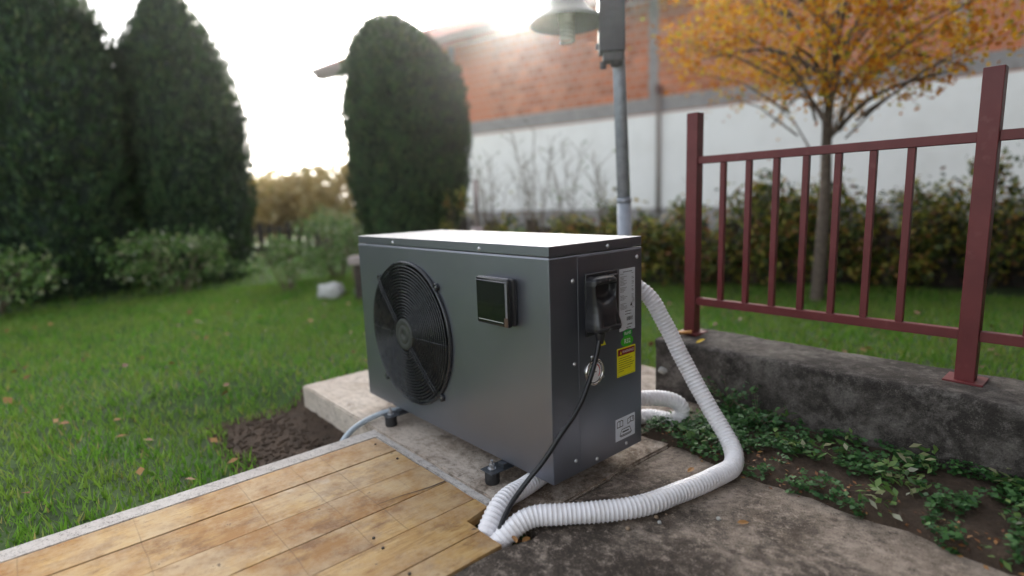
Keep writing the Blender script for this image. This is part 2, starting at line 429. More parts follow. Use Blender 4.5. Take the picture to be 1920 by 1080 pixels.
def grass(n, xr, yr, hmax, name, cond):
    x = rng.uniform(*xr, n); y = rng.uniform(*yr, n)
    keep = np.array([cond(a, b) for a, b in zip(x, y)]); x, y = x[keep], y[keep]; n = len(x)
    z = np.array([hgt(a, b) for a, b in zip(x, y)])-.004
    a = rng.uniform(0, 2*PI, n); h = hmax*rng.uniform(.45, 1, n); w = rng.uniform(.0018, .0035, n)*1.5
    lx = rng.normal(0, .35, n)*h; ly = rng.normal(0, .35, n)*h
    V = np.zeros((n, 3, 3)); V[:, 0] = np.c_[x-w*np.cos(a), y-w*np.sin(a), z]; V[:, 1] = np.c_[x+w*np.cos(a), y+w*np.sin(a), z]
    V[:, 2] = np.c_[x+lx, y+ly, z+h]
    o = np_mesh(name, V.reshape(-1, 3), np.arange(n*3).reshape(-1, 3), M_grass)
    return o
def on_lawn(x, y):
    if -1.44 < x < .05 and -.1 < y < 1.14: return False
    if x > -.79 and y < .9: return False
    nz_ = .12*noise.noise(Vector((x*5, y*5, 3)))
    if -1.5+nz_ < x and -.42+nz_ < y < -.02: return False
    if -.32 < x and .84 < y < 1.14: return False
    return True
o = grass(150000, (-5.2, .9), (-1.8, 4.2), .05, 'grass', on_lawn); tag(o, 'short green lawn grass around the concrete slab', 'grass', kind='stuff')
o = grass(40000, (-10, -5), (-5, 9), .08, 'grass', lambda x, y: True); tag(o, 'taller rough grass at the far end of the garden', 'grass', kind='stuff')

bm = bmesh.new()
for i in range(900):
    x, y = rng.uniform(-1.55, -.8), rng.uniform(-.46, -.1); q = float(rng.uniform(.002, .0085))*(1 if i % 14 else 1.7)
    res = bmesh.ops.create_icosphere(bm, subdivisions=1, radius=q)
    for v in res['verts']: v.co = Vector((v.co.x*(1+.4*noise.noise(v.co*90+Vector((i, 0, 0)))), v.co.y, v.co.z*.7)) + Vector((x, y, hgt(x, y)+q*.3))
tag(ob('soil_clods', bm, M_soil), 'loose dark clods of earth on the dug strip beside the wooden cover', 'clods', kind='stuff')
# ------------------------------------------------------------------ slabs, kerbs, pit
o = ob('slab', prism([(-1.44, -.09), (-.13, -.09), (-.10, -.1), (.003, -.1), (.003, 1.13), (-1.44, 1.13)], -.17, 0, bev=.006, jit=.008), M_conc); o['kind'] = 'structure'
o = ob('paved_ground', prism([(.031, -1.9), (1.35, -1.9), (1.35, .86), (.007, .86), (.007, -.098), (.047, -.1), (.052, -.13), (.03, -.2)], -.17, -.003, bev=.004, jit=.009), M_conc2); o['kind'] = 'structure'
bm = bmesh.new()
o = ob('kerb', prism([(-.776, -1.6), (-.7115, -1.6), (-.7115, -.119), (-.128, -.119), (-.128, -.0925), (-.776, -.0925)], -.16, .001, bev=.004, jit=.003), M_kerb); o['kind'] = 'structure'
bm = bmesh.new(); add_box(bm, -.72, .06, -1.6, -.09, -.2, -.15)
o = ob('pit_floor', bm, M_soil); o['kind'] = 'structure'
# mound of soil carrying the ground cover, spilling over the slab's corner
def bed():
    N = 70; xs = np.linspace(-.3, 1.7, N); ys = np.linspace(.36, .868, 26); V = []; F = []
    for y in ys:
        for x in xs:
            e = min((y-.43)/.10 + .4*noise.noise(Vector((x*7, y*7, 1))), (x+.16+.35*(.60-y))/.12 + .5*noise.noise(Vector((x*9, y*9, 5))))
            z = -.035 + .052*max(0, min(1, e)) + .007*noise.noise(Vector((x*18, y*18, 0)))*max(0, min(1, e)) + .004*noise.noise(Vector((x*50, y*50, 0)))*max(0, min(1, e))
            V.append((x, y, z))
    for j in range(25):
        for i in range(N-1): F.append((j*N+i, j*N+i+1, (j+1)*N+i+1, (j+1)*N+i))
    o = np_mesh('soil_bed', V, F, M_soil); o['kind'] = 'structure'; o.data.polygons.foreach_set('use_smooth', [True]*len(F)); return V
BV = np.array(bed())
def bedz(x, y):
    e = min((y-.43)/.10 + .4*noise.noise(Vector((x*7, y*7, 1))), (x+.16+.35*(.60-y))/.12 + .5*noise.noise(Vector((x*9, y*9, 5))))
    return (-.035+.052*max(0, min(1, e))), e

# ------------------------------------------------------------------ leaf scatter
def leafquads(P, Nn, size, asp=.6, fold=.25, up=None):
    """diamond leaves; P positions, Nn normals"""
    n = len(P); t = rng.normal(size=(n, 3))
    if up is not None: t = t*(1-up) + np.array([0, 0, 1.])*up*2
    t -= Nn*np.sum(t*Nn, 1, keepdims=True); t /= np.linalg.norm(t, axis=1, keepdims=True)+1e-9
    b = np.cross(Nn, t); s = (size*rng.uniform(.6, 1.25, n))[:, None]
    V = np.zeros((n, 4, 3))
    V[:, 0] = P - t*s*.5; V[:, 1] = P + b*s*.5*asp + Nn*s*fold*.3; V[:, 2] = P + t*s*.5; V[:, 3] = P - b*s*.5*asp + Nn*s*fold*.3
    return V.reshape(-1, 3), np.arange(n*4).reshape(-1, 4)
def unit(v): return v/(np.linalg.norm(v, axis=1, keepdims=True)+1e-9)

# ground cover
def ground_cover():
    P = []
    while len(P) < 2600:
        x = rng.uniform(-.2, 1.2); y = rng.uniform(.42, .86)
        z, e = bedz(x, y)
        if e < .55 or noise.noise(Vector((x*6, y*6, 4))) + .5*noise.noise(Vector((x*22, y*22, 4))) < -.12 + .3*(x < -.02): continue
        P.append((x, y, z+rng.uniform(.004, .034)))
    P = np.array(P); k = 3
    Q = np.repeat(P, k, 0); a = np.tile(np.arange(k)*2*PI/k, len(P)) + np.repeat(rng.uniform(0, 6, len(P)), k)
    Q[:, 0] += .0065*np.cos(a); Q[:, 1] += .0065*np.sin(a)
    N_ = unit(np.c_[rng.normal(0, .35, len(Q)), rng.normal(0, .35, len(Q)), np.ones(len(Q))])
    V, F = leafquads(Q, N_, .014, .85)
    o = np_mesh('ground_cover', V, F, M_clover); tag(o, 'low green clover-like ground cover on the soil beside the white hose', 'plants', kind='stuff')
ground_cover()
def tuft(name, x, y, z, h, n, label, mat, spread=.05, leaf=.022, group=None):
    t = thing(name, label, 'plant', (x, y, z), group=group)
    bm = bmesh.new(); P = []
    for i in range(n):
        a = rng.uniform(0, 2*PI); hh = h*rng.uniform(.6, 1); sx = spread*math.cos(a); sy = spread*math.sin(a)
        pts = [Vector((sx*f*f, sy*f*f, hh*(f-.15*f*f))) for f in (0, .3, .6, 1)]
        tube(bm, pts, [.0015, .0013, .001, .0006], 4)
        for f in np.linspace(.25, 1, 9): P.append((sx*f*f+rng.normal(0, .007), sy*f*f+rng.normal(0, .007), hh*(f-.15*f*f)))
    ob('stem', bm, M_stem, t)
    P = np.array(P); V, F = leafquads(P, unit(np.c_[rng.normal(0, .6, len(P)), rng.normal(0, .6, len(P)), np.ones(len(P))]), leaf, .55)
    np_mesh('foliage', V, F, mat, t); return t
n_ = 500; P_ = []
while len(P_) < n_:
    x, y = rng.uniform(-.1, 1.2), rng.uniform(.45, .86)
    if bedz(x, y)[1] > .6 and noise.noise(Vector((x*8, y*8, 14))) > .12: P_.append((x, y, bedz(x, y)[0]+rng.uniform(.01, .05)))
P_ = np.array(P_); V, F = leafquads(P_, unit(np.c_[rng.normal(0, .5, n_), rng.normal(0, .5, n_), np.ones(n_)]), .028, .45)
tag(np_mesh('ground_cover', V, F, M_shrub), 'larger pale green weed leaves standing above the clover in the soil bed', 'weeds', kind='stuff')
tuft('leafy_plant', .03, .82, .012, .17, 16, 'leafy green plant growing against the low concrete wall behind the hose', M_clover, .09)
tuft('leafy_plant', .16, .76, .012, .12, 14, 'lower leafy plant in the bed just right of the upper hose', M_clover, .08)
tuft('leafy_plant', -.40, 1.17, -.03, .06, 12, 'small green tuft at the slab edge left of the low wall', M_clover, .05)

# dry leaves
def leaf_mesh(s):
    bm = bmesh.new(); pts = [(-.5, 0, 0), (-.2, .22, .06), (.2, .2, .10), (.5, 0, .05), (.2, -.2, .1), (-.2, -.22, .05)]
    c = bm.verts.new((0, 0, 0)); vs = [bm.verts.new((x*s, y*s, z*s)) for x, y, z in pts]
    for i in range(6): bm.faces.new((c, vs[i], vs[(i+1) % 6]))
    me = mesh_of(bm, 'dry_leaf'); me.materials.append(M_dead); return me
LM = leaf_mesh(.03)
spots = [(.035, -.165, .0, 'curled brown dry leaf lying in the gap right of the two hoses'),
         (-.035, -.115, -.01, 'rust brown dry leaf behind the black cable where the hoses go down'),
         (.04, -.135, -.012, 'dark brown leaf scrap under the lying hose at the hole edge'),
         (.36, .26, 0, 'dry brown leaf on the dark concrete near the garden bed'),
         (.14, .40, .0, 'reddish dry leaf at the edge of the soil bed')]
for i, (x, y, z, lb) in enumerate(spots):
    o = bpy.data.objects.new('dry_leaf', LM); COL.objects.link(o); o.location = (x, y, z+.003); o.rotation_euler = (rng.uniform(-.3, .3), rng.uniform(-.3, .3), rng.uniform(0, 6))
    tag(o, lb, 'leaf', 'dry leaves on the ground')
n = 260; P = []
while len(P) < n:
    x, y = rng.uniform(-4.5, .8), rng.uniform(-1.5, 3.2)
    if on_lawn(x, y): P.append((x, y, hgt(x, y)+.03))
P = np.array(P); V, F = leafquads(P, unit(np.c_[rng.normal(0, .4, n), rng.normal(0, .4, n), np.ones(n)]), .04, .7)
tag(np_mesh('fallen_leaves', V, F, M_dead), 'scattered brown fallen leaves on the lawn', 'leaves', kind='stuff')
n = 240; P = np.c_[rng.uniform(-.2, .9, n), rng.uniform(.44, .6, n), np.zeros(n)]
P = np.array([(x, y, bedz(x, y)[0]+.006) for x, y, _ in P if bedz(x, y)[1] > .3]); n = len(P)
V, F = leafquads(P, unit(np.c_[rng.normal(0, .4, n), rng.normal(0, .4, n), np.ones(n)]), .014, .5)
tag(np_mesh('leaf_litter', V, F, M_dead), 'crumbled brown leaf litter on the dark soil bed', 'leaf litter', kind='stuff')
n = 130; P = np.c_[rng.uniform(-.11, .045, n), rng.uniform(-.2, -.1, n), rng.uniform(-.06, -.03, n)]
V, F = leafquads(P, unit(np.c_[rng.normal(0, .4, n), rng.normal(0, .4, n), np.ones(n)]), .022, .5)
tag(np_mesh('leaf_litter', V, F, M_dead), 'brown leaf crumbs lying down in the hole under the hoses', 'leaf litter', kind='stuff')

# ------------------------------------------------------------------ pebbles
def rock(bm, c, r, seed, sub=2, amp=.25, sc=(1, 1, 1)):
    res = bmesh.ops.create_icosphere(bm, subdivisions=sub, radius=1)
    for v in res['verts']:
        k = 1+amp*noise.noise(v.co*1.7+Vector((seed, 0, 0)))+amp*.4*noise.noise(v.co*4+Vector((0, seed, 0)))
        v.co = Vector((v.co.x*r*k*sc[0]+c[0], v.co.y*r*k*sc[1]+c[1], v.co.z*r*k*sc[2]+c[2]))
    return bm
for i, (x, y, r, m, lb) in enumerate([(.185, .055, .0065, M_pebble, 'tan pebble alone on the dark concrete in front of the hose'),
        (.203, .142, .006, M_pebble, 'brown pebble just beside the lying hose'),
        (.222, .128, .0055, M_stone, 'pale grey stone chip on the dark concrete near the hose'),
        (.212, .17, .0035, M_pebble, 'tiny brown pebble closest to the curve of the hose'),
        (.31, .24, .006, M_stone, 'whitish stone chip on the dark concrete near the soil bed')]):
    o = ob('pebble', rock(bmesh.new(), (0, 0, 0), r, i*3.1, sc=(1, .8, .75)), m, None, True); o.location = (x, y, -.003+r*.6)
    tag(o, lb, 'pebble', 'small stones on the dark concrete')

# ------------------------------------------------------------------ wooden cover over the pit
deck = thing('wooden_cover', 'honey coloured wooden board cover laid over the pit in front of the heat pump', 'wooden cover', (0, 0, 0))
def board(x0, x1, y1, tilt=0, notch=None, z=0.0):
    g = .0009
    if notch:
        bm = prism([(x0+g, -1.55), (x1-g, -1.55), (x1-g, notch[1]), (notch[0], notch[1]), (notch[0]-.016, y1), (x0+g, y1)], -.026, z, bev=.0009)
    else: bm = prism([(x0+g, -1.55), (x1-g, -1.55), (x1-g, y1+rng.uniform(-.003, .001)), (x0+g, y1+rng.uniform(-.003, .001))], -.026, z, bev=.0009)
    for v in bm.verts: v.co.z += tilt*(v.co.x-(x0+x1)/2)
    o = ob('plank', bm, M_wood, deck)
    return o
for x0, x1, y1, t, z in [(-.7095, -.575, -.122, .004, .002), (-.575, -.432, -.121, -.006, .0), (-.432, -.296, -.122, .006, .001), (-.296, -.172, -.121, -.008, .0005)]:
    board(x0, x1, y1, t, None, z)
board(-.172, -.050, -.121, .003, (-.103, -.197), .001)
board(-.050, .0265, -.1965, 0, None, .0005)
for x, y in [(-.2, -.395), (-.15, -.398), (-.032, -.40), (-.66, -.15), (-.52, -.15)]:
    bm = cyl((x, y, -.001), (x, y, .0035), .0036, n=10); ob('nail', bm, M_oldwood, deck)
# long split in the fourth board
bm = bmesh.new()
pts = [(-.30, -.125), (-.302, -.17), (-.308, -.21), (-.318, -.25), (-.322, -.285), (-.324, -.33)]
Lv = [bm.verts.new((x-.0022*(1-i/6), y, .0031)) for i, (x, y) in enumerate(pts)]; Rv_ = [bm.verts.new((x+.0018*(1-i/6)+.0004, y, .0031)) for i, (x, y) in enumerate(pts)]
for i in range(5): bm.faces.new((Lv[i], Rv_[i], Rv_[i+1], Lv[i+1]))
ob('split', bm, M_oldwood, deck)

# ------------------------------------------------------------------ heat pump
HP = thing('heat_pump', 'dark grey outdoor heat pump with round fan guard standing on rubber feet', 'heat pump')
WX, DY, ZB, ZT, LIDH = .985, .365, .055, .655, .027
def boolean_cut(bm_body, bm_cut):
    a = link('tmp_a', mesh_of(bm_body, 'a')); b = link('tmp_b', mesh_of(bm_cut, 'b'))
    md = a.modifiers.new('b', 'BOOLEAN'); md.object = b; md.operation = 'DIFFERENCE'; md.solver = 'EXACT'
    dg = bpy.context.evaluated_depsgraph_get(); dg.update()
    me = bpy.data.meshes.new_from_object(a.evaluated_get(dg))
    bpy.data.objects.remove(a); bpy.data.objects.remove(b); return me
FC = Vector((-.650, 0, .344))
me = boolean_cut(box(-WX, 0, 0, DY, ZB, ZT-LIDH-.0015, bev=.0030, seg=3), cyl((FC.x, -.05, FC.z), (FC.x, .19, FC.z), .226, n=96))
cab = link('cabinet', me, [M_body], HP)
cab.data.name = 'cabinet'
# hollow lining of the opening
bm = bmesh.new(); lathe(bm, [(.2258, -.001), (.2258, -.188), (0, -.188)], (FC.x, 0, FC.z), Matrix(((1, 0, 0), (0, 0, -1), (0, 1, 0))), 64)
ob('shroud', bm, M_dark, HP, True)
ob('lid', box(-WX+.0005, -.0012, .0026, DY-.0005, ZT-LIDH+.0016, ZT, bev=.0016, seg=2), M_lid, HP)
bm = box(-.0008, .0012, .0985, DY-.004, ZB+.002, ZT-LIDH-.006, bev=.0006, seg=1); ob('side_panel', bm, M_side, HP)
bm = box(-WX+.004, -.004, DY-.003, DY+.0015, ZB+.002, ZT-LIDH-.004); ob('back_panel', bm, M_side, HP)
bm = bmesh.new()
vs_ = [bm.verts.new(p) for p in ((-WX+.001, -.0004, .6208), (-.0012, -.0004, .6238), (-.0012, .0026, .6276), (-WX+.001, .0026, .6276), (-WX+.001, .012, .6276), (-.0012, .012, .6276))]
bm.faces.new(vs_[:4]); bm.faces.new((vs_[3], vs_[2], vs_[5], vs_[4]))
ob('top_flange', bm, M_flange, HP)
def screw(x, y, z, ax):
    rot = {'y': Matrix(((1, 0, 0), (0, 0, -1), (0, 1, 0))), 'x': Matrix(((0, 0, 1), (1, 0, 0), (0, 1, 0)))}[ax]
    b = bmesh.new(); lathe(b, [(.0058, 0), (.0058, .0006), (.0045, .0009), (.0042, .0026), (.0026, .0038), (.0011, .004), (.0011, .0026), (0, .0026)], (x, y, z), rot, 16)
    ob('screw', b, M_zinc, HP, True)
for x in (-.733, -.266): screw(x, .0026, .639, 'y')
screw(-.0012, .218, .639, 'x')
for y, z in ((.0815, .564), (.083, .353), (.082, .094)): screw(0, y, z, 'x')
for y, z in ((.164, .071), (.291, .074), (.34, .60)): screw(.0012, y, z, 'x')

# fan behind the guard
RY = Matrix(((1, 0, 0), (0, 0, -1), (0, 1, 0)))      # lathe axis towards -Y
fan = ob('fan', lathe(bmesh.new(), [(0, -.06), (.05, -.062), (.058, -.075), (.058, -.13), (0, -.13)], (FC.x, 0, FC.z), RY, 32), M_blade, HP, True)
for k in range(4):
    b = bmesh.new(); g = []
    for i in range(7):
        r = .055+.155*i/6; row = []
        for j in range(7):
            a = k*PI/2 + .35 + (j/6-.5)*(1.05 - .1*i/6) + .25*i/6; d = .07 + .055*(j/6) + .01*math.sin(j)
            row.append(b.verts.new((FC.x+r*math.cos(a), d, FC.z+r*math.sin(a))))
        g.append(row)
    for i in range(6):
        for j in range(6): b.faces.new((g[i][j], g[i+1][j], g[i+1][j+1], g[i][j+1]))
    bmesh.ops.solidify(b, geom=b.faces[:], thickness=.003)
    ob('blade', b, M_blade, fan, True)

# guard: an empty-like base ring carrying the wires
def ring(r, y, w, n=72, k=8, flat=1.0):
    b = bmesh.new(); rr = []
    for i in range(n):
        a = 2*PI*i/n
        rr.append([b.verts.new((FC.x+(r+w*math.cos(2*PI*j/k))*math.cos(a), y+w*flat*math.sin(2*PI*j/k), FC.z+(r+w*math.cos(2*PI*j/k))*math.sin(a))) for j in range(k)])
    for i in range(n):
        for j in range(k): b.faces.new((rr[i][j], rr[(i+1) % n][j], rr[(i+1) % n][(j+1) % k], rr[i][(j+1) % k]))
    bmesh.ops.recalc_face_normals(b, faces=b.faces)
    return b
b = bmesh.new()
lathe(b, [(.2295, 0), (.2385, 0), (.2395, .003), (.2385, .008), (.2345, .0115), (.2325, .0115), (.231, .008), (.2295, .005), (.2295, 0)], (FC.x, 0, FC.z), RY, 96)
guard = ob('fan_guard', b, M_guard, HP, True)
def dome(r): return -(.0105 + .0125*max(0, 1-(r/.235)**2)**.8)
R0, R1, NR = .062, .2225, 17
for i in range(NR):
    r = R0+(R1-R0)*i/(NR-1)
    ob('ring', ring(r, dome(r), .0025, flat=1.0), M_guard, guard, True)
hub = ob('hub', lathe(bmesh.new(), [(.051, .012), (.053, .022), (.051, .026), (.047, .0275), (.034, .0278), (.0325, .0265), (.0305, .0265), (.029, .0280), (.012, .0284), (.0108, .027), (0, .027)], (FC.x, 0, FC.z), RY, 48), M_hub, guard, True)
def spoke(a, off, r0, r1, w):
    d = Vector((math.cos(a), 0, math.sin(a))); pn = Vector((-math.sin(a), 0, math.cos(a)))
    pts = []
    for i in range(9):
        r = r0+(r1-r0)*i/8; p = FC + d*r + pn*off; p.y = dome(min(r, .234)) - .0034
        pts.append(p)
    b = bmesh.new(); tube(b, pts, w, 8); ob('spoke', b, M_guard, guard, True)
ears = [(-.826, .514), (-.477, .514), (-.480, .166), (-.820, .161)]
for (ex, ez) in ears:
    a = math.atan2(ez-FC.z, ex-FC.x)
    if (ex+.650)*(ez-.344) < 0:
        for off in (-.0062, .0062): spoke(a, off, .05, .236, .0019)
    b = bmesh.new(); c = Vector((ex, 0, ez)); d = Vector((math.cos(a), 0, math.sin(a)))
    # rounded lug with a collar
    lathe(b, [(.0065, 0), (.0125, 0), (.0125, .008), (.0112, .0105), (.0075, .0105), (.0065, .008), (.0065, 0)], (ex, 0, ez), RY, 24)
    q = c-d*.014; add_box(b, -.012, .007, .001, .0085, -.0085, .0085, bev=.001, seg=1)
    lug = ob('lug', b, M_guard, guard, True)
    vs = [v for v in lug.data.vertices if abs(v.co.x) < .03 and abs(v.co.z) < .03]
    rm = Matrix.Rotation(-a, 3, 'Y')
    for v in vs: v.co = rm @ Vector((v.co.x, -v.co.y, v.co.z)) + Vector((q.x, 0, q.z))
    sb = bmesh.new(); lathe(sb, [(.0055, .0), (.0055, .005), (.0035, .007), (0, .007)], (ex, 0, ez), RY, 16); ob('screw', sb, M_zinc, lug, True)
for a in (0, PI): spoke(a, 0, .05, .231, .0011)

# display
disp = ob('display', box(-.240, -.1125, -.0165, 0, .4485, .571, bev=.006, seg=3), M_black, HP, True)
b = box(-.241, -.1120, -.0345, -.018, .448, .572, bev=.006, seg=3)
bez = ob('bezel', b, M_gloss, disp)
bez.data.polygons.foreach_set('use_smooth', [True]*len(bez.data.polygons))
b = bmesh.new()
o1 = [(-.2655, .437), (-.1105, .437), (-.1105, .5745), (-.2655, .5745)]; i1 = [(-.2555, .4475), (-.1225, .4475), (-.1225, .562), (-.2555, .562)]
ob('screen', box(-.2335, -.1225, -.0352, -.0338, .458, .561), M_screen, disp)
M_trim_lit = simple('display_highlight_trim', (.42, .41, .46), .3, .35, var=.05)  # bright tone paints in the sky highlight on the bezel's bevel
M_trim2 = simple('display_lower_trim', (.12, .075, .06), .3, .2, var=.1)
b = bmesh.new()
v = [b.verts.new(p) for p in ((-.2385, -.0354, .5630), (-.1145, -.0354, .5630), (-.1175, -.0268, .5735), (-.2355, -.0268, .5735))]
b.faces.new(v); b.faces.new([b.verts.new(p) for p in ((-.1215, -.0353, .4755), (-.1140, -.0350, .4725), (-.1140, -.0350, .5625), (-.1215, -.0353, .560))])
bmesh.ops.solidify(b, geom=b.faces[:], thickness=.0006); ob('highlight_trim', b, M_trim_lit, disp)
b = box(-.1265, -.1130, -.0364, -.0345, .4500, .4735, bev=.0008, seg=1); ob('hinge_tab', b, M_trim2, disp)
b = box(-.2305, -.1305, -.0358, -.0350, .4595, .4604); ob('screen_edge', b, M_wink, disp)

# feet
def foot(x, y, sgn):
    b = box(x-.022, x+.03, y-(.024 if sgn < 0 else -.0), y+(.09 if sgn < 0 else .024), .0378, .0408, bev=.001, seg=1)
    if sgn > 0: b.free(); b = box(x-.022, x+.03, y-.09, y+.024, .0378, .0408, bev=.001, seg=1)
    br = ob('bracket', b, M_brk, HP)
    b = bmesh.new()
    y0, y1 = (y+.06, y+.09) if sgn < 0 else (y-.09, y-.06)
    lathe(bmesh.new(), [(0, 0)]).free() if False else None
    ft = ob('foot', lathe(bmesh.new(), [(0, 0), (.019, 0), (.0205, .003), (.0205, .034), (.019, .0375), (0, .0375)], (x, y, 0), None, 32), M_rubber, HP, True)
    bt = ob('bolt', cyl((x, y, .040), (x, y, .0655), .0042, n=16), M_zinc, HP)
    nb = bmesh.new(); add_cyl(nb, (x, y, .0412), (x, y, .0428), .0115, n=24); add_cyl(nb, (x, y, .0429), (x, y, .0495), .0078, n=6); add_cyl(nb, (x, y, .0497), (x, y, .0545), .0078, n=6)
    ob('nut', nb, M_zinc, bt)
    add_box(b, x+.004, x+.026, y+(.02 if sgn < 0 else -.085), y+(.085 if sgn < 0 else -.02), .0409, .0545); ob('rail', b, M_brk, HP)
for x in (-.765, -.205):
    foot(x, -.034, -1); foot(x, DY+.034, 1)

# side: power connector
plate = ob('connector_plate', box(.0012, .0085, .121, .247, .4155, .5765, bev=.0032, seg=3), M_black, HP, True)
ob('connector_collar', box(.0085, .020, .1275, .238, .426, .568, bev=.0045, seg=3), M_black, plate, True)
def plug_dense():
    yc = .152; n = 56; Z = np.linspace(.572, .438, 90)
    zk = [.572, .5695, .5625, .550, .533, .516, .499, .483, .468, .455, .444, .438]
    hw_ = [.028, .039, .0445, .0455, .0440, .0428, .0425, .0435, .0455, .0480, .0490, .0480]
    dp_ = [.042, .0495, .0540, .0550, .0545, .0540, .0555, .0590, .0635, .0680, .0690, .0665]
    V = []; F = []
    for z in Z:
        hw = np.interp(-z, [-k for k in zk], hw_); dp = np.interp(-z, [-k for k in zk], dp_)
        for i in range(n):
            t = PI*i/(n-1); cx, sx = math.cos(t), math.sin(t)
            yy = yc - hw*math.copysign(abs(cx)**.45, cx); xx = .020+(dp-.020)*abs(sx)**.45
            u = (yy-yc)/hw
            side = 1/(1+math.exp((abs(u)-.82)/.02))
            # recess: open under the top bar, its lower lip is a curved ledge
            zl = .509 + .012*(abs(u)/.74)**2; zu = .5535-.003*u*u
            rec = side/(1+math.exp((z-zu)/.0012))
            low = 1/(1+math.exp(-(z-zl)/.0045))
            xx -= .026*rec*low
            k = max(0, (.482-z)/.044)
            g = math.exp(-(u/.17)**2); ch = math.exp(-((abs(u)-.5)/.2)**2)
            xx -= k*(.016*g) - 0
            if z < .449: xx += .004*ch
            xx -= k*.011*ch if z >= .449 else .0
            V.append((xx, yy, z))
    for j in range(len(Z)-1):
        for i in range(n-1): F.append((j*n+i, (j+1)*n+i, (j+1)*n+i+1, j*n+i+1))
    o = np_mesh('plug', V, F, M_black, plate); o.data.polygons.foreach_set('use_smooth', [True]*len(F))
    return o
pl_ = plug_dense(); pl_['label'] = 'hooded black power plug with a finger recess'
ob('plug_base', box(.020, .060, .108, .196, .4345, .4382, bev=.001, seg=1), M_black, plate)
ob('cable_gland', lathe(bmesh.new(), [(.012, .436), (.0130, .428), (.0115, .420), (.0095, .412), (.0075, .404)], (.043, .132, 0), None, 20), M_black, plate, True)

# stickers --------------------------------------------------------------
MX = Matrix(((0, 0, 1), (1, 0, 0), (0, 1, 0)))       # flat art (u,v,w) -> (w, u, v): on the +X side
def text(body, size, u, v, x, m, parent, name='lettering', align='CENTER', width=1.0, bold=0):
    cu = bpy.data.curves.new('t', 'FONT'); cu.body = body; cu.size = size; cu.align_x = align; cu.align_y = 'CENTER'; cu.offset = bold
    t = bpy.data.objects.new('t', cu); COL.objects.link(t)
    dg = bpy.context.evaluated_depsgraph_get(); dg.update(); me = bpy.data.meshes.new_from_object(t.evaluated_get(dg)); bpy.data.objects.remove(t)
    for q in me.vertices: q.co = Vector((x, u+q.co.x*width, v+q.co.y))
    me.materials.clear(); o = link(name, me, m, parent); return o
X0 = .0012
def plate_(name, u0, u1, v0, v1, m, parent, t=.0004, x=X0, bev=0): return ob(name, box(x, x+t, u0, u1, v0, v1), m, parent)
def bars(name, rects, x, m, parent):
    b = bmesh.new()
    for u0, u1, v0, v1 in rects: b.faces.new([b.verts.new((x, u, v)) for u, v in ((u0, v0), (u1, v0), (u1, v1), (u0, v1))])
    return ob(name, b, m, parent)
rl = plate_('rating_label', .2625, .331, .4025, .573, M_label, HP)
xr = X0+.0007; R = []
v = .5645; R.append((.278, .318, v-.0012, v+.0012)); rr = random.Random(4)
for i in range(27):
    v = .559-i*.0037
    if rr.random() < .12: continue
    R.append((.2665, .2665+rr.uniform(.012, .030), v-.0007, v+.0007))
    if rr.random() < .75: R.append((.316, .316+rr.uniform(.006, .012), v-.0007, v+.0007))
def wordy(R):
    out = []
    for u0, u1, v0, v1 in R:
        u = u0
        while u < u1-.001:
            w = min(rr.uniform(.002, .006), u1-u); out.append((u, u+w, v0, v1)); u += w+.0009
    return out
bars('print', wordy(R), xr, M_inkgrey, rl)
R = []
for v in (.4555, .4475): R.append((.287, .314, v-.001, v+.001))
R = wordy(R); u = .294
while u < .321:
    w = rr.uniform(.0005, .0016); R.append((u, u+w, .429, .4395)); u += w+rr.uniform(.0004, .0012)
R += wordy([(.297, .318, .4165, .4195), (.292, .312, .4085, .4105)])
bars('barcode', R, xr, M_ink, rl)
b = bmesh.new(); b.faces.new([b.verts.new((xr, u, v)) for u, v in ((.309, .4685), (.3185, .4685), (.3138, .479))]); ob('warning_mark', b, M_ink, rl)
text('CE', .0085, .3235, .4825, xr, M_ink, rl)
def disc(name, u, v, ru, rv, m, parent=HP, x=X0, t=.0004, n=40):
    b = bmesh.new(); A = [b.verts.new((x+t, u+ru*math.cos(2*PI*i/n), v+rv*math.sin(2*PI*i/n))) for i in range(n)]
    b.faces.new(A); B = [b.verts.new((x-.0002, q.co.y, q.co.z)) for q in A]
    for i in range(n): b.faces.new((A[i], B[i], B[(i+1) % n], A[(i+1) % n]))
    return ob(name, b, m, parent)
rs = disc('round_sticker', .298, .3935, .0215, .0125, M_green); rs['label'] = 'smaller dark green oval sticker reading RoHS'
text('RoHS', .0125, .298, .3935, X0+.0007, M_wink, rs, bold=.0002)
rs = disc('round_sticker', .2955, .3715, .0275, .0145, M_green2, x=X0+.0006); rs['label'] = 'larger bright green oval sticker reading R32'
text('R32', .0175, .2955, .3715, X0+.0014, M_wink, rs, bold=.0003)
ws = plate_('warning_sticker', .2515, .3325, .2755, .356, M_yellow, HP)
bars('border', [(.2545, .3295, .278, .2785), (.2545, .255, .278, .352), (.329, .3295, .278, .352)], xr, M_ink, ws)
bars('red_header', [(.2555, .3285, .335, .3525)], xr, M_darkred, ws)
text('WARNING!', .0105, .2995, .3435, xr+.0004, M_wink, ws, width=.95, bold=.0001)
b = bmesh.new(); b.faces.new([b.verts.new((xr+.0004, u, v)) for u, v in ((.2625, .339), (.2715, .339), (.267, .3485))]); ob('header_triangle', b, M_yellow, ws)
R = []
for i, L in enumerate((.048, .060, .056, .068, .063, .055, .022)):
    v = .3275-i*.0062; R += wordy([(.2585, .2585+L, v-.0009, v+.0009)])
bars('print', R, xr, simple('olive_ink', (.13, .12, .01), .5), ws)
text('!', .006, .267, .3425, xr+.0008, M_ink, ws)
b = bmesh.new(); b.faces.new([b.verts.new((X0+.0004, u, v)) for u, v in ((.180, .3795), (.2055, .3795), (.193, .402))])
tr = ob('warning_triangle', b, M_yellow, HP)
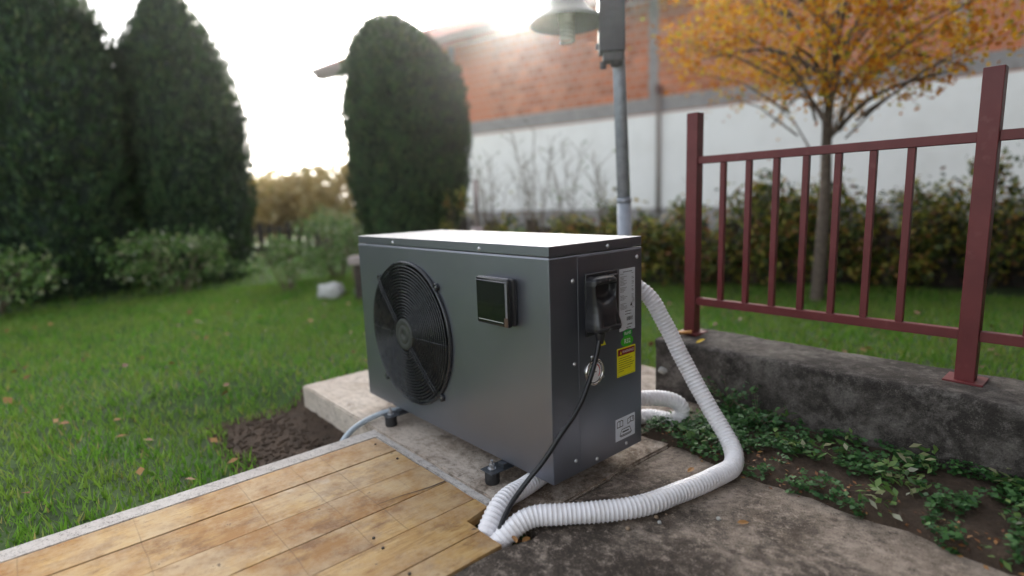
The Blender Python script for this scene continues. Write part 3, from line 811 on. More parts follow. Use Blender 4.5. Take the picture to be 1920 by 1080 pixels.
b = bmesh.new(); b.faces.new([b.verts.new((X0+.0008, u, v)) for u, v in ((.1945, .3955), (.1895, .389), (.1925, .389), (.1905, .3825), (.1965, .3905), (.1935, .3905))])
ob('lightning_bolt', b, M_ink, tr)
pg = plate_('pictogram_label', .2435, .3305, .0915, .156, M_label, HP)
def outline(pts, w, x):
    b = bmesh.new(); n = len(pts)
    for i in range(n-1):
        a, c = Vector(pts[i]), Vector(pts[i+1]); d = (c-a).normalized()*w*.5; p = Vector((-d.y, d.x))
        q = [a-d+p, a-d-p, c+d-p, c+d+p]
        b.faces.new([b.verts.new((x+.00002*i, k.x, k.y)) for k in q])
    return b
x_ = X0+.0008
for name, pts in (('book_symbol', [(.250, .131), (.250, .1465), (.2585, .149), (.2625, .147), (.2665, .149), (.275, .1465), (.275, .131), (.2625, .131), (.250, .131)]),
                  ('book_symbol', [(.2625, .132), (.2625, .146)]),
                  ('leaflet_symbol', [(.297, .131), (.297, .1445), (.309, .148), (.309, .134), (.297, .131)]),
                  ('leaflet_symbol', [(.309, .1345), (.323, .133), (.3255, .136), (.3235, .148), (.309, .148)]),
                  ('tray_symbol', [(.262, .104), (.270, .121), (.306, .121), (.314, .104), (.262, .104)]),
                  ('tray_symbol', [(.266, .1035), (.266, .1005), (.310, .1005), (.310, .1035)])):
    ob(name, outline(pts, .0022, x_), M_ink, pg)
bars('symbol_bar', [(.2735, .3025, .1105, .1145), (.3185, .3210, .1375, .146)], x_, M_ink, pg)

# pressure gauge
gz, gy = .3165, .1545
RX = Matrix(((0, 0, 1), (1, 0, 0), (0, 1, 0)))
ga = ob('pressure_gauge', lathe(bmesh.new(), [(.0365, 0), (.0365, .0045), (.0345, .0075), (.0315, .0080), (.0295, .0065), (.0290, .0030)], (X0, gy, gz), RX, 48), M_chrome, HP, True)
disc('dial_rim', gy, gz, .0294, .0294, M_ink, ga, x=X0+.0028, t=.0002)
disc('dial', gy, gz, .0272, .0272, M_white_dial, ga, x=X0+.0031, t=.0003)
def arc(name, r0, r1, a0, a1, m, x):
    b = bmesh.new(); n = 24
    A = [b.verts.new((x, gy+r1*math.cos(a0+(a1-a0)*i/n), gz+r1*math.sin(a0+(a1-a0)*i/n))) for i in range(n+1)]
    B = [b.verts.new((x, gy+r0*math.cos(a0+(a1-a0)*i/n), gz+r0*math.sin(a0+(a1-a0)*i/n))) for i in range(n+1)]
    for i in range(n): b.faces.new((A[i], A[i+1], B[i+1], B[i]))
    ob(name, b, m, ga)
arc('red_scale', .0190, .0222, -.75, 1.25, M_red, X0+.0036)
arc('green_scale', .0190, .0222, 2.2, 3.6, M_green, X0+.0036)
b = bmesh.new()
for i in range(21):
    a = -.8 + i*4.7/20; d = Vector((math.cos(a), math.sin(a))); p = Vector((-d.y, d.x))*.0004
    b.faces.new([b.verts.new((X0+.0037, gy+q.x, gz+q.y)) for q in (d*.0235+p, d*.0235-p, d*.0262-p, d*.0262+p)])
ob('scale_ticks', b, M_ink, ga)
ob('needle', outline([(gy-.006, gz+.002), (gy+.006, gz-.0005)], .0022, X0+.0042), M_ink, ga)
b = bmesh.new(); b.faces.new([b.verts.new((X0+.0044, gy+u, gz+v_)) for u, v_ in ((-.019, .0055), (-.002, -.0012), (-.002, .0028))]); ob('needle_tip', b, M_ink, ga)
for a in (1.72, -.52, -2.35):
    b = bmesh.new(); lathe(b, [(.0048, 0), (.0048, .001), (.0036, .0032), (0, .004)], (X0, gy+.0415*math.cos(a), gz+.0415*math.sin(a)), RX, 14); ob('screw', b, M_zinc, ga, True)
# pipe stubs on the back
for x, z in ((-.14, .50), (-.14, .125)):
    ob('pipe_port', cyl((x, DY+.001, z), (x, DY+.05, z), .0235, n=24), M_black, HP, True)

# power cable
pts = [(.043, .134, .43), (.045, .118, .386), (.047, .099, .346), (.047, .077, .307), (.046, .052, .269), (.042, .024, .237), (.034, -.007, .205), (.021, -.026, .170), (.006, -.046, .135), (-.008, -.072, .103), (-.017, -.100, .074), (-.018, -.13, .050), (-.014, -.155, .028), (-.009, -.175, .004), (-.006, -.20, -.05), (-.006, -.22, -.10)]
b = bmesh.new(); tube(b, crom(pts, .006), .0062, 14)
o = ob('power_cable', b, M_cable, None, True); tag(o, 'black power cable hanging from the plug down the corner into the hole', 'cable')

# ------------------------------------------------------------------ hoses
def corrugated(name, pts, R, pitch, label):
    st = pitch/6; P = crom(pts, st); prof = [0, .15, .75, 1.0, .75, .15]
    seq = [0.0, .02, .04, .30, 1.0, .30]
    P = [p + Vector((noise.noise(Vector((i*.02, 3, R*99))), noise.noise(Vector((i*.02, 7, R*99))), .4*noise.noise(Vector((i*.02, 9, R*99)))))*.0035 for i, p in enumerate(P)]
    rad = [R - .0026 + .0026*seq[i % 6]*(1+.18*noise.noise(Vector((i//6*3.7, 2, 0)))) + .0008*noise.noise(Vector((i*.03, 1, 0))) for i in range(len(P))]
    b = bmesh.new(); tube(b, P, rad, 28, cap=True)
    o = ob(name, b, M_hose, None, True); tag(o, label, 'hose'); return o
rB = .0262
corrugated('corrugated_hose', [(-.14, .415, .50), (-.135, .44, .499), (-.112, .475, .492), (-.088, .492, .476), (-.064, .508, .444), (-.038, .521, .392), (-.006, .537, .322), (.034, .545, .248), (.075, .548, .185), (.112, .546, .135), (.148, .543, .096), (.187, .528, .061), (.216, .500, .038), (.231, .457, .027), (.232, .405, .0245), (.224, .340, .0245), (.209, .27, .0245), (.19, .175, .0245), (.157, .09, .0245), (.117, .025, .0245), (.068, -.035, .0245), (.030, -.082, .0245), (.012, -.118, .018), (.002, -.152, .001), (-.003, -.180, -.018), (-.005, -.202, -.035), (-.006, -.235, -.075), (-.006, -.25, -.11)], rB, .0112,
           'long white corrugated hose curving from behind the heat pump across the dark concrete')
corrugated('corrugated_hose', [(-.14, .415, .125), (-.138, .44, .127), (-.12, .47, .127), (-.097, .511, .122), (-.078, .561, .115), (-.056, .600, .104), (-.038, .626, .083), (-.034, .633, .056), (-.050, .622, .035), (-.08, .608, .029), (-.125, .598, .0275), (-.160, .555, .0265), (-.172, .48, .0262), (-.162, .36, .0262), (-.142, .24, .0262), (-.118, .14, .0262), (-.098, .04, .0262), (-.088, -.03, .0272), (-.078, -.085, .030), (-.067, -.128, .021), (-.058, -.163, -.001), (-.053, -.184, -.019), (-.050, -.202, -.035), (-.047, -.235, -.075), (-.047, -.25, -.11)], .0255, .0112,
           'short white corrugated hose looping behind and coming out under the heat pump')
b = bmesh.new(); tube(b, crom([(-.80, .10, .020), (-.81, .06, .024), (-.823, .02, .026), (-.838, -.04, .022), (-.842, -.10, .010), (-.828, -.155, -.002), (-.805, -.20, -.022), (-.785, -.235, -.05), (-.80, -.28, -.09), (-.85, -.34, -.12)], .008), .0098, 16)
tag(ob('drain_tube', b, M_drain, None, True), 'pale blue grey drain tube running from under the heat pump over the kerb', 'tube')

# ------------------------------------------------------------------ low wall with red railing
lw = thing('low_wall', 'low mossy old concrete wall carrying the dark red railing', 'wall')
b = bmesh.new(); nx, ny, nz = 90, 14, 12
x0, x1, y0, y1, z0, z1 = -.30, 2.2, .864, 1.125, -.12, .221
add_box(b, x0, x1, y0, y1, z0, z1, bev=.014, seg=3)
bmesh.ops.subdivide_edges(b, edges=[e for e in b.edges if e.calc_length() > .2], cuts=9, use_grid_fill=True)
bmesh.ops.subdivide_edges(b, edges=[e for e in b.edges if e.calc_length() > .08], cuts=3, use_grid_fill=True)
for v_ in b.verts:
    k = noise.noise(v_.co*9)*.006+noise.noise(v_.co*30)*.0025
    v_.co += Vector((k if v_.co.x < x0+.02 else 0, k if abs(v_.co.y-y0) < .02 or abs(v_.co.y-y1) < .02 else 0, k if v_.co.z > z1-.02 else 0))
ob('wall_body', b, M_block, lw, True)
o = ob('stone', rock(bmesh.new(), (0, 0, 0), .0185, 2, 3, .2, (1.05, .5, .75)), M_stone, lw, True); o.location = (-.258, .860, .098)
rail = thing('red_railing', 'dark red painted metal railing with square posts on the low wall', 'railing')
for x in (-.2345, .62, 1.475):
    ob('post', box(x-.0225, x+.0225, 1.0, 1.045, .2205, 1.06, bev=.002, seg=2), M_redpaint, rail)
    ob('base_plate', box(x-.045, x+.045, .978, 1.067, .2195, .2262, bev=.001, seg=1), M_redpaint, rail)
    if x > 1: continue
    for z0_, z1_ in ((.873, .9), (.338, .366)):
        ob('rail', box(x+.0228, x+.832, 1.008, 1.034, z0_, z1_, bev=.0015, seg=1), M_redpaint, rail)
    for k in range(7):
        xx = x+.0225+.095*(k+1)
        ob('bar', box(xx-.0095, xx+.0095, 1.012, 1.031, .3665, .8725, bev=.001, seg=1), M_redpaint, rail)
b = bmesh.new(); add_box(b, -.045, .045, -.012, .012, 0, .010, bev=.004)
for v_ in b.verts: v_.co.z += .012*max(0, v_.co.x)/.05
o = ob('wood_chip', b, simple('orange_wood', (.42, .2, .05), .7, var=.3, scale=40)); o.location = (-.245, .955, .222); o.rotation_euler = (0, 0, .5)
tag(o, 'orange brown wood chip lying at the foot of the red post', 'wood chip')
me = LM.copy(); me.materials.clear(); me.materials.append(simple('yellow_leaf', (.62, .42, .01), .5)); o = bpy.data.objects.new('fallen_leaf', me); COL.objects.link(o); o.location = (-.125, .90, .229); o.rotation_euler = (.2, -.3, 1.0); o.scale = (1.3, 1.3, 1.3)
tag(o, 'bright yellow leaf lying on top of the low concrete wall', 'leaf')

# ------------------------------------------------------------------ lamp post
lp = thing('lamp_post', 'galvanised lamp post with bell shade and bare spiral bulb behind the heat pump', 'lamp post', (-.631, 1.131, -.04))
def L(p): return Vector(p) - Vector((-.631, 1.131, -.04))
b = bmesh.new(); add_cyl(b, L((-.631, 1.131, -.06)), L((-.640, 1.122, .74)), .0325, .0310, n=32); ob('pole', b, M_galv, lp, True)
b = bmesh.new(); add_cyl(b, L((-.640, 1.122, .74)), L((-.671, 1.102, 1.80)), .0288, .026, n=32); ob('upper_pole', b, M_galv, lp, True)
b = bmesh.new(); add_cyl(b, L((-.640, 1.122, .735)), L((-.6405, 1.1215, .755)), .0335, n=32); ob('collar', b, M_galv, lp, True)
bx = bmesh.new(); add_box(bx, -.055, .055, -.06, .03, 1.365, 1.80, bev=.007, seg=2)
cb = ob('control_box', bx, M_boxpl, lp); cb.location = L((-.672, 1.078, 0)); cb.rotation_euler = (0, 0, math.radians(42))
bx = bmesh.new(); add_box(bx, -.038, .050, -.052, .02, 1.328, 1.366, bev=.008, seg=2); o = ob('lower_box', bx, M_boxpl, cb)
bx = bmesh.new(); lathe(bx, [(0, 1.300), (.012, 1.302), (.015, 1.31), (.013, 1.325), (.016, 1.329)], (-.036, -.03, 0), None, 16); ob('cable_gland', bx, M_boxpl, cb, True)
bx = bmesh.new(); lathe(bx, [(0, 1.308), (.024, 1.312), (.027, 1.325), (.027, 1.34)], (.02, -.02, 0), None, 20); ob('round_cap', bx, M_boxpl, cb, True)
bx = bmesh.new(); add_cyl(bx, (-.056, -.02, 1.395), (-.066, -.02, 1.395), .014, n=16); add_cyl(bx, (-.056, -.02, 1.60), (-.066, -.02, 1.60), .011, n=16); ob('box_bolt', bx, M_boxpl, cb, True)
bx = bmesh.new(); add_box(bx, -.03, .03, -.066, -.0605, 1.50, 1.52, bev=.002); ob('latch', bx, M_boxpl, cb)
LS = (-.827, .971, 0)
prof = [(.148, 1.505), (.1485, 1.509), (.140, 1.523), (.122, 1.537), (.100, 1.552), (.082, 1.572), (.069, 1.60), (.060, 1.635), (.052, 1.67), (.046, 1.70), (.040, 1.73), (.0, 1.735)]
inn = [(.145, 1.506), (.138, 1.519), (.119, 1.533), (.097, 1.548), (.079, 1.568), (.066, 1.596), (.057, 1.63), (.048, 1.67), (0, 1.69)]
prof = [(a*1.08, b_) for a, b_ in prof]; inn = [(a*1.08, b_) for a, b_ in inn]
b = bmesh.new(); lathe(b, [(0, 1.735)] + prof[::-1][1:] + inn, L((LS[0], LS[1], 0)), None, 56); ob('lamp_shade', b, M_shade, lp, True)
b = bmesh.new(); lathe(b, [(.0, 1.60), (.030, 1.60), (.036, 1.575), (.036, 1.515), (.030, 1.508), (0, 1.508)], L((LS[0], LS[1], 0)), None, 28); bb = ob('bulb_base', b, M_bulb, lp, True)
P = [Vector((.0275*math.cos(t), .0275*math.sin(t), 1.512-.0125*t/(2*PI)*1.35)) + L((LS[0], LS[1], 0)) for t in np.linspace(0, 2*PI*4.6, 150)]
b = bmesh.new(); tube(b, P, .0068, 10); ob('bulb', b, M_bulb, bb, True)
b = bmesh.new(); tube(b, crom([L((-.827, .971, 1.73)), L((-.827, .971, 1.79)), L((-.80, .99, 1.83)), L((-.74, 1.04, 1.82)), L((-.68, 1.09, 1.78))], .01), .014, 14); ob('arm', b, M_galv, lp, True)

# ------------------------------------------------------------------ thuja
def thuja_mesh(seed, prof, lean, nspray):
    """prof: list of (z, r); lean: function z -> xy offset"""
    zs = np.array([p[0] for p in prof]); rs = np.array([p[1] for p in prof])
    bm = bmesh.new(); n = 40; rings = []
    for z in np.linspace(zs[0], zs[-1]-.03, 34):
        r = np.interp(z, zs, rs)*.90; o = lean(z); rings.append([bm.verts.new((o[0]+r*math.cos(a)*(1+.12*noise.noise(Vector((math.cos(a)*2+seed, math.sin(a)*2, z*2.6)))), o[1]+r*math.sin(a)*(1+.12*noise.noise(Vector((math.cos(a)*2+seed, math.sin(a)*2, z*2.6)))), z)) for a in np.linspace(0, 2*PI, n, endpoint=False)])
    for A, B in zip(rings, rings[1:]):
        for i in range(n): bm.faces.new((A[i], A[(i+1) % n], B[(i+1) % n], B[i]))
    bm.faces.new(rings[-1])
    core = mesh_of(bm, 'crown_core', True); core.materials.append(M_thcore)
    z = rng.uniform(zs[0], zs[-1]+.0, nspray*2); r = np.interp(z, zs, rs)
    keep = rng.uniform(0, rs.max(), len(z)) < r+.04; z, r = z[keep][:nspray], r[keep][:nspray]
    m = len(z); a = rng.uniform(0, 2*PI, m); off = np.array([lean(k) for k in z])
    lump = np.array([noise.noise(Vector((math.cos(b_)*2+seed, math.sin(b_)*2, c*2.6))) + .5*noise.noise(Vector((math.cos(b_)*6+seed, math.sin(b_)*6, c*7))) for b_, c in zip(a, z)])
    rr_ = r*(1+.12*lump) * (1-rng.uniform(0, 1, m)**2*.13) + rng.normal(0, .010, m) + (rng.random(m) < .10)*rng.uniform(0, .06, m)
    P = np.c_[off[:, 0]+rr_*np.cos(a), off[:, 1]+rr_*np.sin(a), z]
    slope = -np.gradient(np.interp(z, zs, rs)) if False else 0
    dr = (np.interp(z+.05, zs, rs)-np.interp(z-.05, zs, rs))/.1
    O = unit(np.c_[np.cos(a), np.sin(a), -dr])
    VV = []; 
    k = 3
    Pq = np.repeat(P, k, 0)+rng.normal(0, .012, (m*k, 3)); Oq = unit(np.repeat(O, k, 0)+rng.normal(0, .45, (m*k, 3)))
    # blades: grow up and outwards, narrow
    d = unit(np.array([0, 0, 1.])+.55*Oq+rng.normal(0, .25, (m*k, 3))); side = unit(np.cross(d, Oq)+rng.normal(0, .3, (m*k, 3)))
    ln = rng.uniform(.035, .075, m*k)[:, None]; w = rng.uniform(.007, .013, m*k)[:, None]
    V = np.zeros((m*k, 4, 3)); V[:, 0] = Pq-d*ln*.4; V[:, 1] = Pq+side*w+d*ln*.1; V[:, 2] = Pq+d*ln*.6; V[:, 3] = Pq-side*w+d*ln*.1
    return core, V.reshape(-1, 3), np.arange(m*k*4).reshape(-1, 4)
prof = [(-.02, .40), (.3, .45), (.65, .475), (.82, .515), (1.17, .575), (1.5, .60), (1.73, .61), (2.0, .565), (2.25, .485), (2.42, .39), (2.53, .30), (2.62, .22), (2.68, .12), (2.70, .03)]
def lean0(z): k = max(0, z-1.9)**1.3*.17; return (-.66*k, -.75*k)
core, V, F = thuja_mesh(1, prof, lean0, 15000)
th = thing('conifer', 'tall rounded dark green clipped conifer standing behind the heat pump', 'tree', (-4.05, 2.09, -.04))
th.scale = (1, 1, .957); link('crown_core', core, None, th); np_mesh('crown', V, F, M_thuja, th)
b = bmesh.new(); tube(b, [Vector((0, 0, -.1)), Vector((.01, 0, .4)), Vector((0, .01, 1.6))], [.07, .06, .03], 12); ob('trunk', b, M_bark, th, True)
prof2 = [(-.02, .55), (.5, .62), (1.2, .68), (1.9, .66), (2.5, .52), (2.9, .34), (3.15, .17), (3.3, .03)]
core2, V2, F2 = thuja_mesh(5, prof2, lambda z: (0, 0), 11000)
def far_thuja(x, y, s, rz, lb, first=None):
    if first is None:
        t = thing('conifer', lb, 'tree', (x, y, -.05), rz, 'conifers in a row left of the lawn')
        link('crown_core', core2, None, t); np_mesh('crown', V2, F2, M_thuja, t)
        b = bmesh.new(); tube(b, [Vector((0, 0, -.1)), Vector((.01, 0, .5)), Vector((0, .01, 2))], [.08, .07, .03], 10); ob('trunk', b, M_bark, t, True)
    else:
        t = dup(first); t.location = (x, y, -.05); t.rotation_euler = (0, 0, rz); t['label'] = lb
    t.scale = (s*1.05, s*1.05, s); return t
f0 = far_thuja(-6.35, .55, .98, 0, 'dark conifer first in the row left of the tall rounded one')
far_thuja(-6.3, -.65, 1.08, 2, 'second dark conifer of the row at the lawn edge', f0)
far_thuja(-6.2, -1.8, 1.0, 4, 'third dark conifer of the row at the lawn edge', f0)
far_thuja(-6.3, -3.0, 1.15, 5, 'leftmost dark conifer of the row at the lawn edge', f0)

# ------------------------------------------------------------------ shrubs
def shrub(name, cat, label, x, y, z, rx, ry, h, n, leaf, mat, stems=9, group=None, dense=.45, base=.1):
    t = thing(name, label, cat, (x, y, z), group=group)
    b = bmesh.new()
    for i in range(stems):
        a = rng.uniform(0, 2*PI); k = rng.uniform(.3, .85); e = Vector((rx*k*math.cos(a), ry*k*math.sin(a), h*rng.uniform(.6, .95)))
        mid = e*.5+Vector((rng.normal(0, .04), rng.normal(0, .04), .05)); tube(b, [Vector((e.x*.12, e.y*.12, -.03)), mid, e], [.009, .006, .002], 5)
    ob('stem', b, M_stem if mat is not M_ivy else M_bark, t)
    cl = rng.normal(size=(max(6, int(n/60)), 3)); cl = unit(cl)*rng.uniform(.3, 1, (len(cl), 1))**.5
    c = cl[rng.integers(0, len(cl), n)]+rng.normal(0, .17, (n, 3))
    P = np.c_[c[:, 0]*rx, c[:, 1]*ry, h*(base+(1-base)*(.5+.5*c[:, 2]))]; P = P[P[:, 2] > .02]
    V, F = leafquads(P, unit(rng.normal(size=(len(P), 3))+np.array([0, 0, .6])), leaf, .6)
    np_mesh('foliage', V, F, mat, t); return t
gl = 'green shrubs at the left lawn edge'
shrub('shrub', 'shrub', 'loose green shrub with pale flecks left of the tall conifer', -4.95, 1.62, -.05, .45, .4, .78, 2600, .04, M_shrub, group=gl)
shrub('shrub', 'shrub', 'small leggy green shrub right at the foot of the tall conifer', -4.15, 1.50, -.05, .22, .2, .72, 900, .035, M_shrub, group=gl)
shrub('shrub', 'shrub', 'low green shrub behind the pale stones', -4.55, .95, -.05, .4, .35, .5, 1700, .04, M_shrub, group=gl)
shrub('shrub', 'shrub', 'wide green shrub in front of the first row conifer', -5.3, .15, -.05, .5, .5, .62, 2400, .045, M_shrub, group=gl)
shrub('shrub', 'shrub', 'green shrub in front of the second row conifer', -5.2, -1.2, -.05, .5, .55, .55, 2200, .045, M_shrub, group=gl)
gg = 'golden autumn bushes beyond the garden'
for x, y, s, lb in ((-10.7, 4.2, 1.3, 'golden brown autumn bush seen just left of the tall conifer'), (-11.3, 3.2, 1.15, 'golden autumn bush in the gap beside the conifer row'), (-11.7, 1.6, 1.25, 'golden autumn bush behind the first row conifer'), (-11.5, -.4, 1.1, 'golden autumn bush behind the middle of the conifer row'), (-10.2, 5.9, .9, 'golden autumn bush hidden behind the tall conifer')):
    shrub('autumn_bush', 'bush', lb, x, y, -.06, 1.1*s, 1.0*s, 1.35*s, 7500, .12, M_gold, group=gg)
# old boards fence far left
fl = thing('garden_fence', 'dark old board fence beyond the shrubs on the left', 'fence')
for i in range(30):
    x, y = -8.9+.085*i*1.05, 1.2+.13*i*.9
    b = box(-.008, .008, -.055, .055, -.1, .50+.03*math.sin(i*2.3), bev=0); o = ob('board', b, M_oldwood, fl); o.location = (x, y, 0); o.rotation_euler = (0, 0, -.62+.02*math.sin(i))
for z in (.12, .40):
    b = bmesh.new(); tube(b, [Vector((-8.93, 1.17, z)), Vector((-6.2, 4.66, z))], .02, 6); ob('rail', b, M_oldwood, fl)
# stones at the lawn edge
for x, y, r, sc, lb, sd_ in ((-3.78, 1.05, .125, (1.1, .9, .62), 'pale grey garden stone at the lawn edge in the left background', 3.),
                     (-3.62, 1.28, .09, (1, .8, .7), 'smaller pale stone partly behind the bigger one', 8.)):
    o = ob('garden_stone', rock(bmesh.new(), (0, 0, 0), r, sd_, 3, .3, sc), M_stone, None, True); o.location = (x, y, .02); tag(o, lb, 'stone', 'pale stones at the lawn edge')
bn = thing('low_bench', 'weathered pale low bench plank beside the left edge of the heat pump', 'bench', (-3.42, 1.27, -.04), math.radians(49))
ob('seat', box(-.17, .35, -.09, .09, .31, .375, bev=.005), M_post, bn)
for xx in (-.10, .29): ob('leg', box(xx-.03, xx+.03, -.07, .07, 0, .31), M_oldwood, bn)

# ------------------------------------------------------------------ back fence, ivy, saplings, post
bf = thing('back_fence', 'old dark wooden board fence overgrown with ivy behind the lamp post', 'fence')
A, Bp = Vector((-3.75, 2.05, 0)), Vector((.9, 5.2, 0)); dv = (Bp-A).normalized(); Ln = (Bp-A).length; ang = math.atan2(dv.y, dv.x)
nb = int(Ln/.125)
for i in range(nb):
    p = A+dv*(.125*i+.06); h = .60+.05*math.sin(i*1.7)+.03*math.sin(i*4.1)
    o = ob('board', box(-.0605, .0605, -.009, .009, -.1, h-.10, bev=0), M_oldwood, bf); o.location = p; o.rotation_euler = (.02*math.sin(i*3), .015*math.sin(i*5), ang)
for z in (.17, .36):
    nrm = Vector((dv.y, -dv.x, 0))*.03
    b = bmesh.new(); pa, pb = A+nrm, Bp+nrm; tube(b, [Vector((pa.x, pa.y, z)), Vector((pb.x, pb.y, z))], .022, 4); ob('rail', b, simple('grey_rail_wood', (.12, .1, .095), .85, var=.3), bf)
gi = 'ivy clumps over the back fence'
lbs = ['ivy clump at the left end of the back fence beside the conifer', 'thin ivy clump right of the pale post', 'ivy clump below the bare saplings', 'ivy clump just left of the lamp post', 'ivy clump directly behind the lamp post', 'arched tall ivy clump right of the lamp post', 'yellowish ivy clump beside the red post', 'ivy clump seen through the red railing', 'ivy clump behind the right part of the red railing', 'ivy clump at the far right end of the back fence']
for i, (f, h, n) in enumerate(((.03, .62, 900), (.15, .62, 800), (.25, .64, 1300), (.345, .74, 1700), (.43, .70, 1500), (.53, .90, 2400), (.62, .82, 1700), (.71, .85, 1500), (.82, .95, 1500), (.93, .9, 1500))):
    p = A+dv*Ln*f+Vector((dv.y, -dv.x, 0))*.12
    t = shrub('ivy_clump', 'ivy', lbs[i], p.x, p.y, -.04, .34, .22, h, int(n*1.7), .05, M_ivy, 7, group=gi, base=.05)
shrub('climber', 'climber', 'thin yellow green climbing plant at the right edge of the tall conifer', -3.38, 2.12, -.04, .13, .13, 1.0, 420, .05, M_ivy, 5, base=.35)
gs = 'bare saplings in front of the white wall'
def sapling(x, y, h, n, lb, sp=.16, leaves=26):
    t = thing('sapling', lb, 'sapling', (x, y, -.04), group=gs); b = bmesh.new(); P = []
    for i in range(n):
        a = rng.uniform(0, 2*PI); hh = h*rng.uniform(.7, 1); e = Vector((sp*math.cos(a), sp*math.sin(a), hh)); m1 = Vector((e.x*.35+rng.normal(0, .02), e.y*.35+rng.normal(0, .02), hh*.5))
        q = crom([Vector((e.x*.1, e.y*.1, 0)), m1, e], .06); tube(b, q, [.0062*(1-k/len(q)*.75) for k in range(len(q))], 5)
        for k in range(int(len(q)*.3), len(q)-1, 1):
            if rng.random() < .9:
                d = Vector((rng.normal(0, 1), rng.normal(0, 1), 1.2)).normalized()*rng.uniform(.08, .26)
                tube(b, [q[k], q[k]+d*.5+Vector((0, 0, .01)), q[k]+d], [.0026, .002, .001], 4); P.append(tuple(q[k]+d)); P.append(tuple(q[k]+d*.6))
    ob('stem', b, M_stem, t)
    P = np.array(P)[rng.permutation(len(P))[:leaves]]; V, F = leafquads(P, unit(rng.normal(size=(len(P), 3))), .036, .5); np_mesh('foliage', V, F, M_ivy if n % 2 else M_shrub, t); return t
for a in ((-3.02, 2.32, 1.28, 7, 'leftmost thin bare sapling clump beside the pale post', .14, 40), (-2.80, 2.62, 1.5, 9, 'tallest bare sapling clump in the middle of the white wall', .2, 60), (-2.55, 2.82, 1.42, 8, 'bare sapling clump with a few green leaves near the lamp post', .18, 60), (-2.25, 2.98, 1.2, 6, 'shorter bare sapling clump left of the lamp pole', .13, 45), (-1.75, 3.25, .98, 4, 'sparse sapling right of the lamp pole', .22, 16)):
    sapling(*a)
b = bmesh.new(); add_cyl(b, (0, 0, -.1), (0, 0, .55), .052, .048, n=14); add_cyl(b, (0, 0, .55), (.005, 0, .935), .026, .022, n=14)
o = ob('wooden_post', b, M_post, None, True); o.location = (-2.775, 1.93, 0); tag(o, 'pale weathered round post standing behind the heat pump lid', 'post')

# ------------------------------------------------------------------ autumn tree
at_ = thing('autumn_tree', 'yellow and orange leaved tree overhanging at the upper right', 'tree', (-.60, 3.30, -.05))
b = bmesh.new(); br = [[(0, 0, -.1), (.02, 0, .7), (.0, .03, 1.3), (.02, .1, 2.0), (0, .15, 2.9)]]
for k in range(16):
    a = k*2.4; z = 1.15+.1*k; r = rng.uniform(.7, 1.25); br.append([(0, .03, z), (r*.4*math.cos(a), r*.4*math.sin(a), z+.25), (r*math.cos(a), r*math.sin(a), z+.28+.1*rng.normal())])
for k, q in enumerate(br):
    p = crom(q, .08); tube(b, p, [(.05 if k == 0 else .02)*(1-.8*i/len(p)) for i in range(len(p))], 7)
ob('trunk', b, M_bark, at_, True)
P = []
cent = []
for k in range(260):
    v_ = rng.normal(size=3); v_ /= np.linalg.norm(v_); v_ *= rng.uniform(.35, 1)**.5; cent.append((v_[0]*1.22, v_[1]*1.22+.1, 2.22+v_[2]*.98))
cent = np.array(cent); cent[:, 2] = np.maximum(cent[:, 2], 1.22+rng.uniform(0, .25, len(cent)))
P = cent[rng.integers(0, len(cent), 15000)]+rng.normal(0, .075, (15000, 3))
bt = bmesh.new()
for c_ in cent[::2]:
    c_ = Vector(c_); root = Vector((c_.x*.25, c_.y*.25, max(1.0, c_.z-.35))); tube(bt, [root, root.lerp(c_, .5)+Vector((rng.normal(0, .03), rng.normal(0, .03), .05)), c_], [.008, .005, .002], 5)
ob('twigs', bt, M_bark, at_)
V, F = leafquads(P, unit(rng.normal(size=(len(P), 3))), .042, .62); np_mesh('crown', V, F, M_autumn, at_)

# ------------------------------------------------------------------ house
w = Vector((-.9684, -.2492, 0)); nn = Vector((.2492, -.9684, 0)); H0 = Vector((-5.664, 10.487, 0))
hang = math.atan2(w.y, w.x)
HS = thing('house', 'unfinished house with red clay brick upper wall and white rendered lower wall', 'house', tuple(H0), hang)
# house frame: local x = along wall (to the left in the photo), local y = into the house, z up
def hb(name, s0, s1, d0, d1, z0, z1, m, parent=HS, bev=0): return ob(name, box(s0, s1, d0, d1, z0, z1, bev=bev), m, parent)
S0, S1 = -9.0, 11.0
flip = nn.dot(Matrix.Rotation(hang, 3, 'Z') @ Vector((0, 1, 0)))
sg = 1 if flip > 0 else -1        # local +y * sg points out of the wall
def oy(a, b): return (min(a*sg, b*sg), max(a*sg, b*sg))
def hbo(name, s0, s1, o0, o1, z0, z1, m, parent=HS, bev=0):
    y0, y1 = oy(o0, o1); return hb(name, s0, s1, y0, y1, z0, z1, m, parent, bev)
wall = hbo('brick_wall', S0, S1, -.3, -.012, 2.91, 5.05, M_mortar)
hbo('ring_beam', S0, S1, -.3, .012, 2.59, 2.91, M_beam)
hbo('rendered_wall', S0, S1, -.3, 0, -.3, 2.565, M_render)
hbo('brick_course', S0, S1, -.3, .006, 2.566, 2.588, M_brick[1])
hbo('plinth', S0, S1, -.28, .03, -.4, .45, M_beam)
cols = [(1.02, 1.24), (-4.4, -4.18), (6.9, 7.12), (10.78, 11.0)]
for a, c in cols: hbo('concrete_column', a, c, -.3, .014, 2.911, 5.04, M_beam)
bw, bh, jt = .25, .19, .02
mesh_b = []
for i in range(3):
    y0, y1 = oy(-.02, 0)
    bm = box(-bw/2+jt/2, bw/2-jt/2, y0, y1, -bh/2+jt/2, bh/2-jt/2, bev=0); me = mesh_of(bm, 'brick'); me.materials.append(M_brick[i]); mesh_b.append(me)
cand = []
for r in range(11):
    z = 2.925+bh*(r+.5)
    if z > 4.98: continue
    s = S0+(bw/2 if r % 2 else bw)
    while s < S1-.1:
        cand.append((s, z))
        s += bw
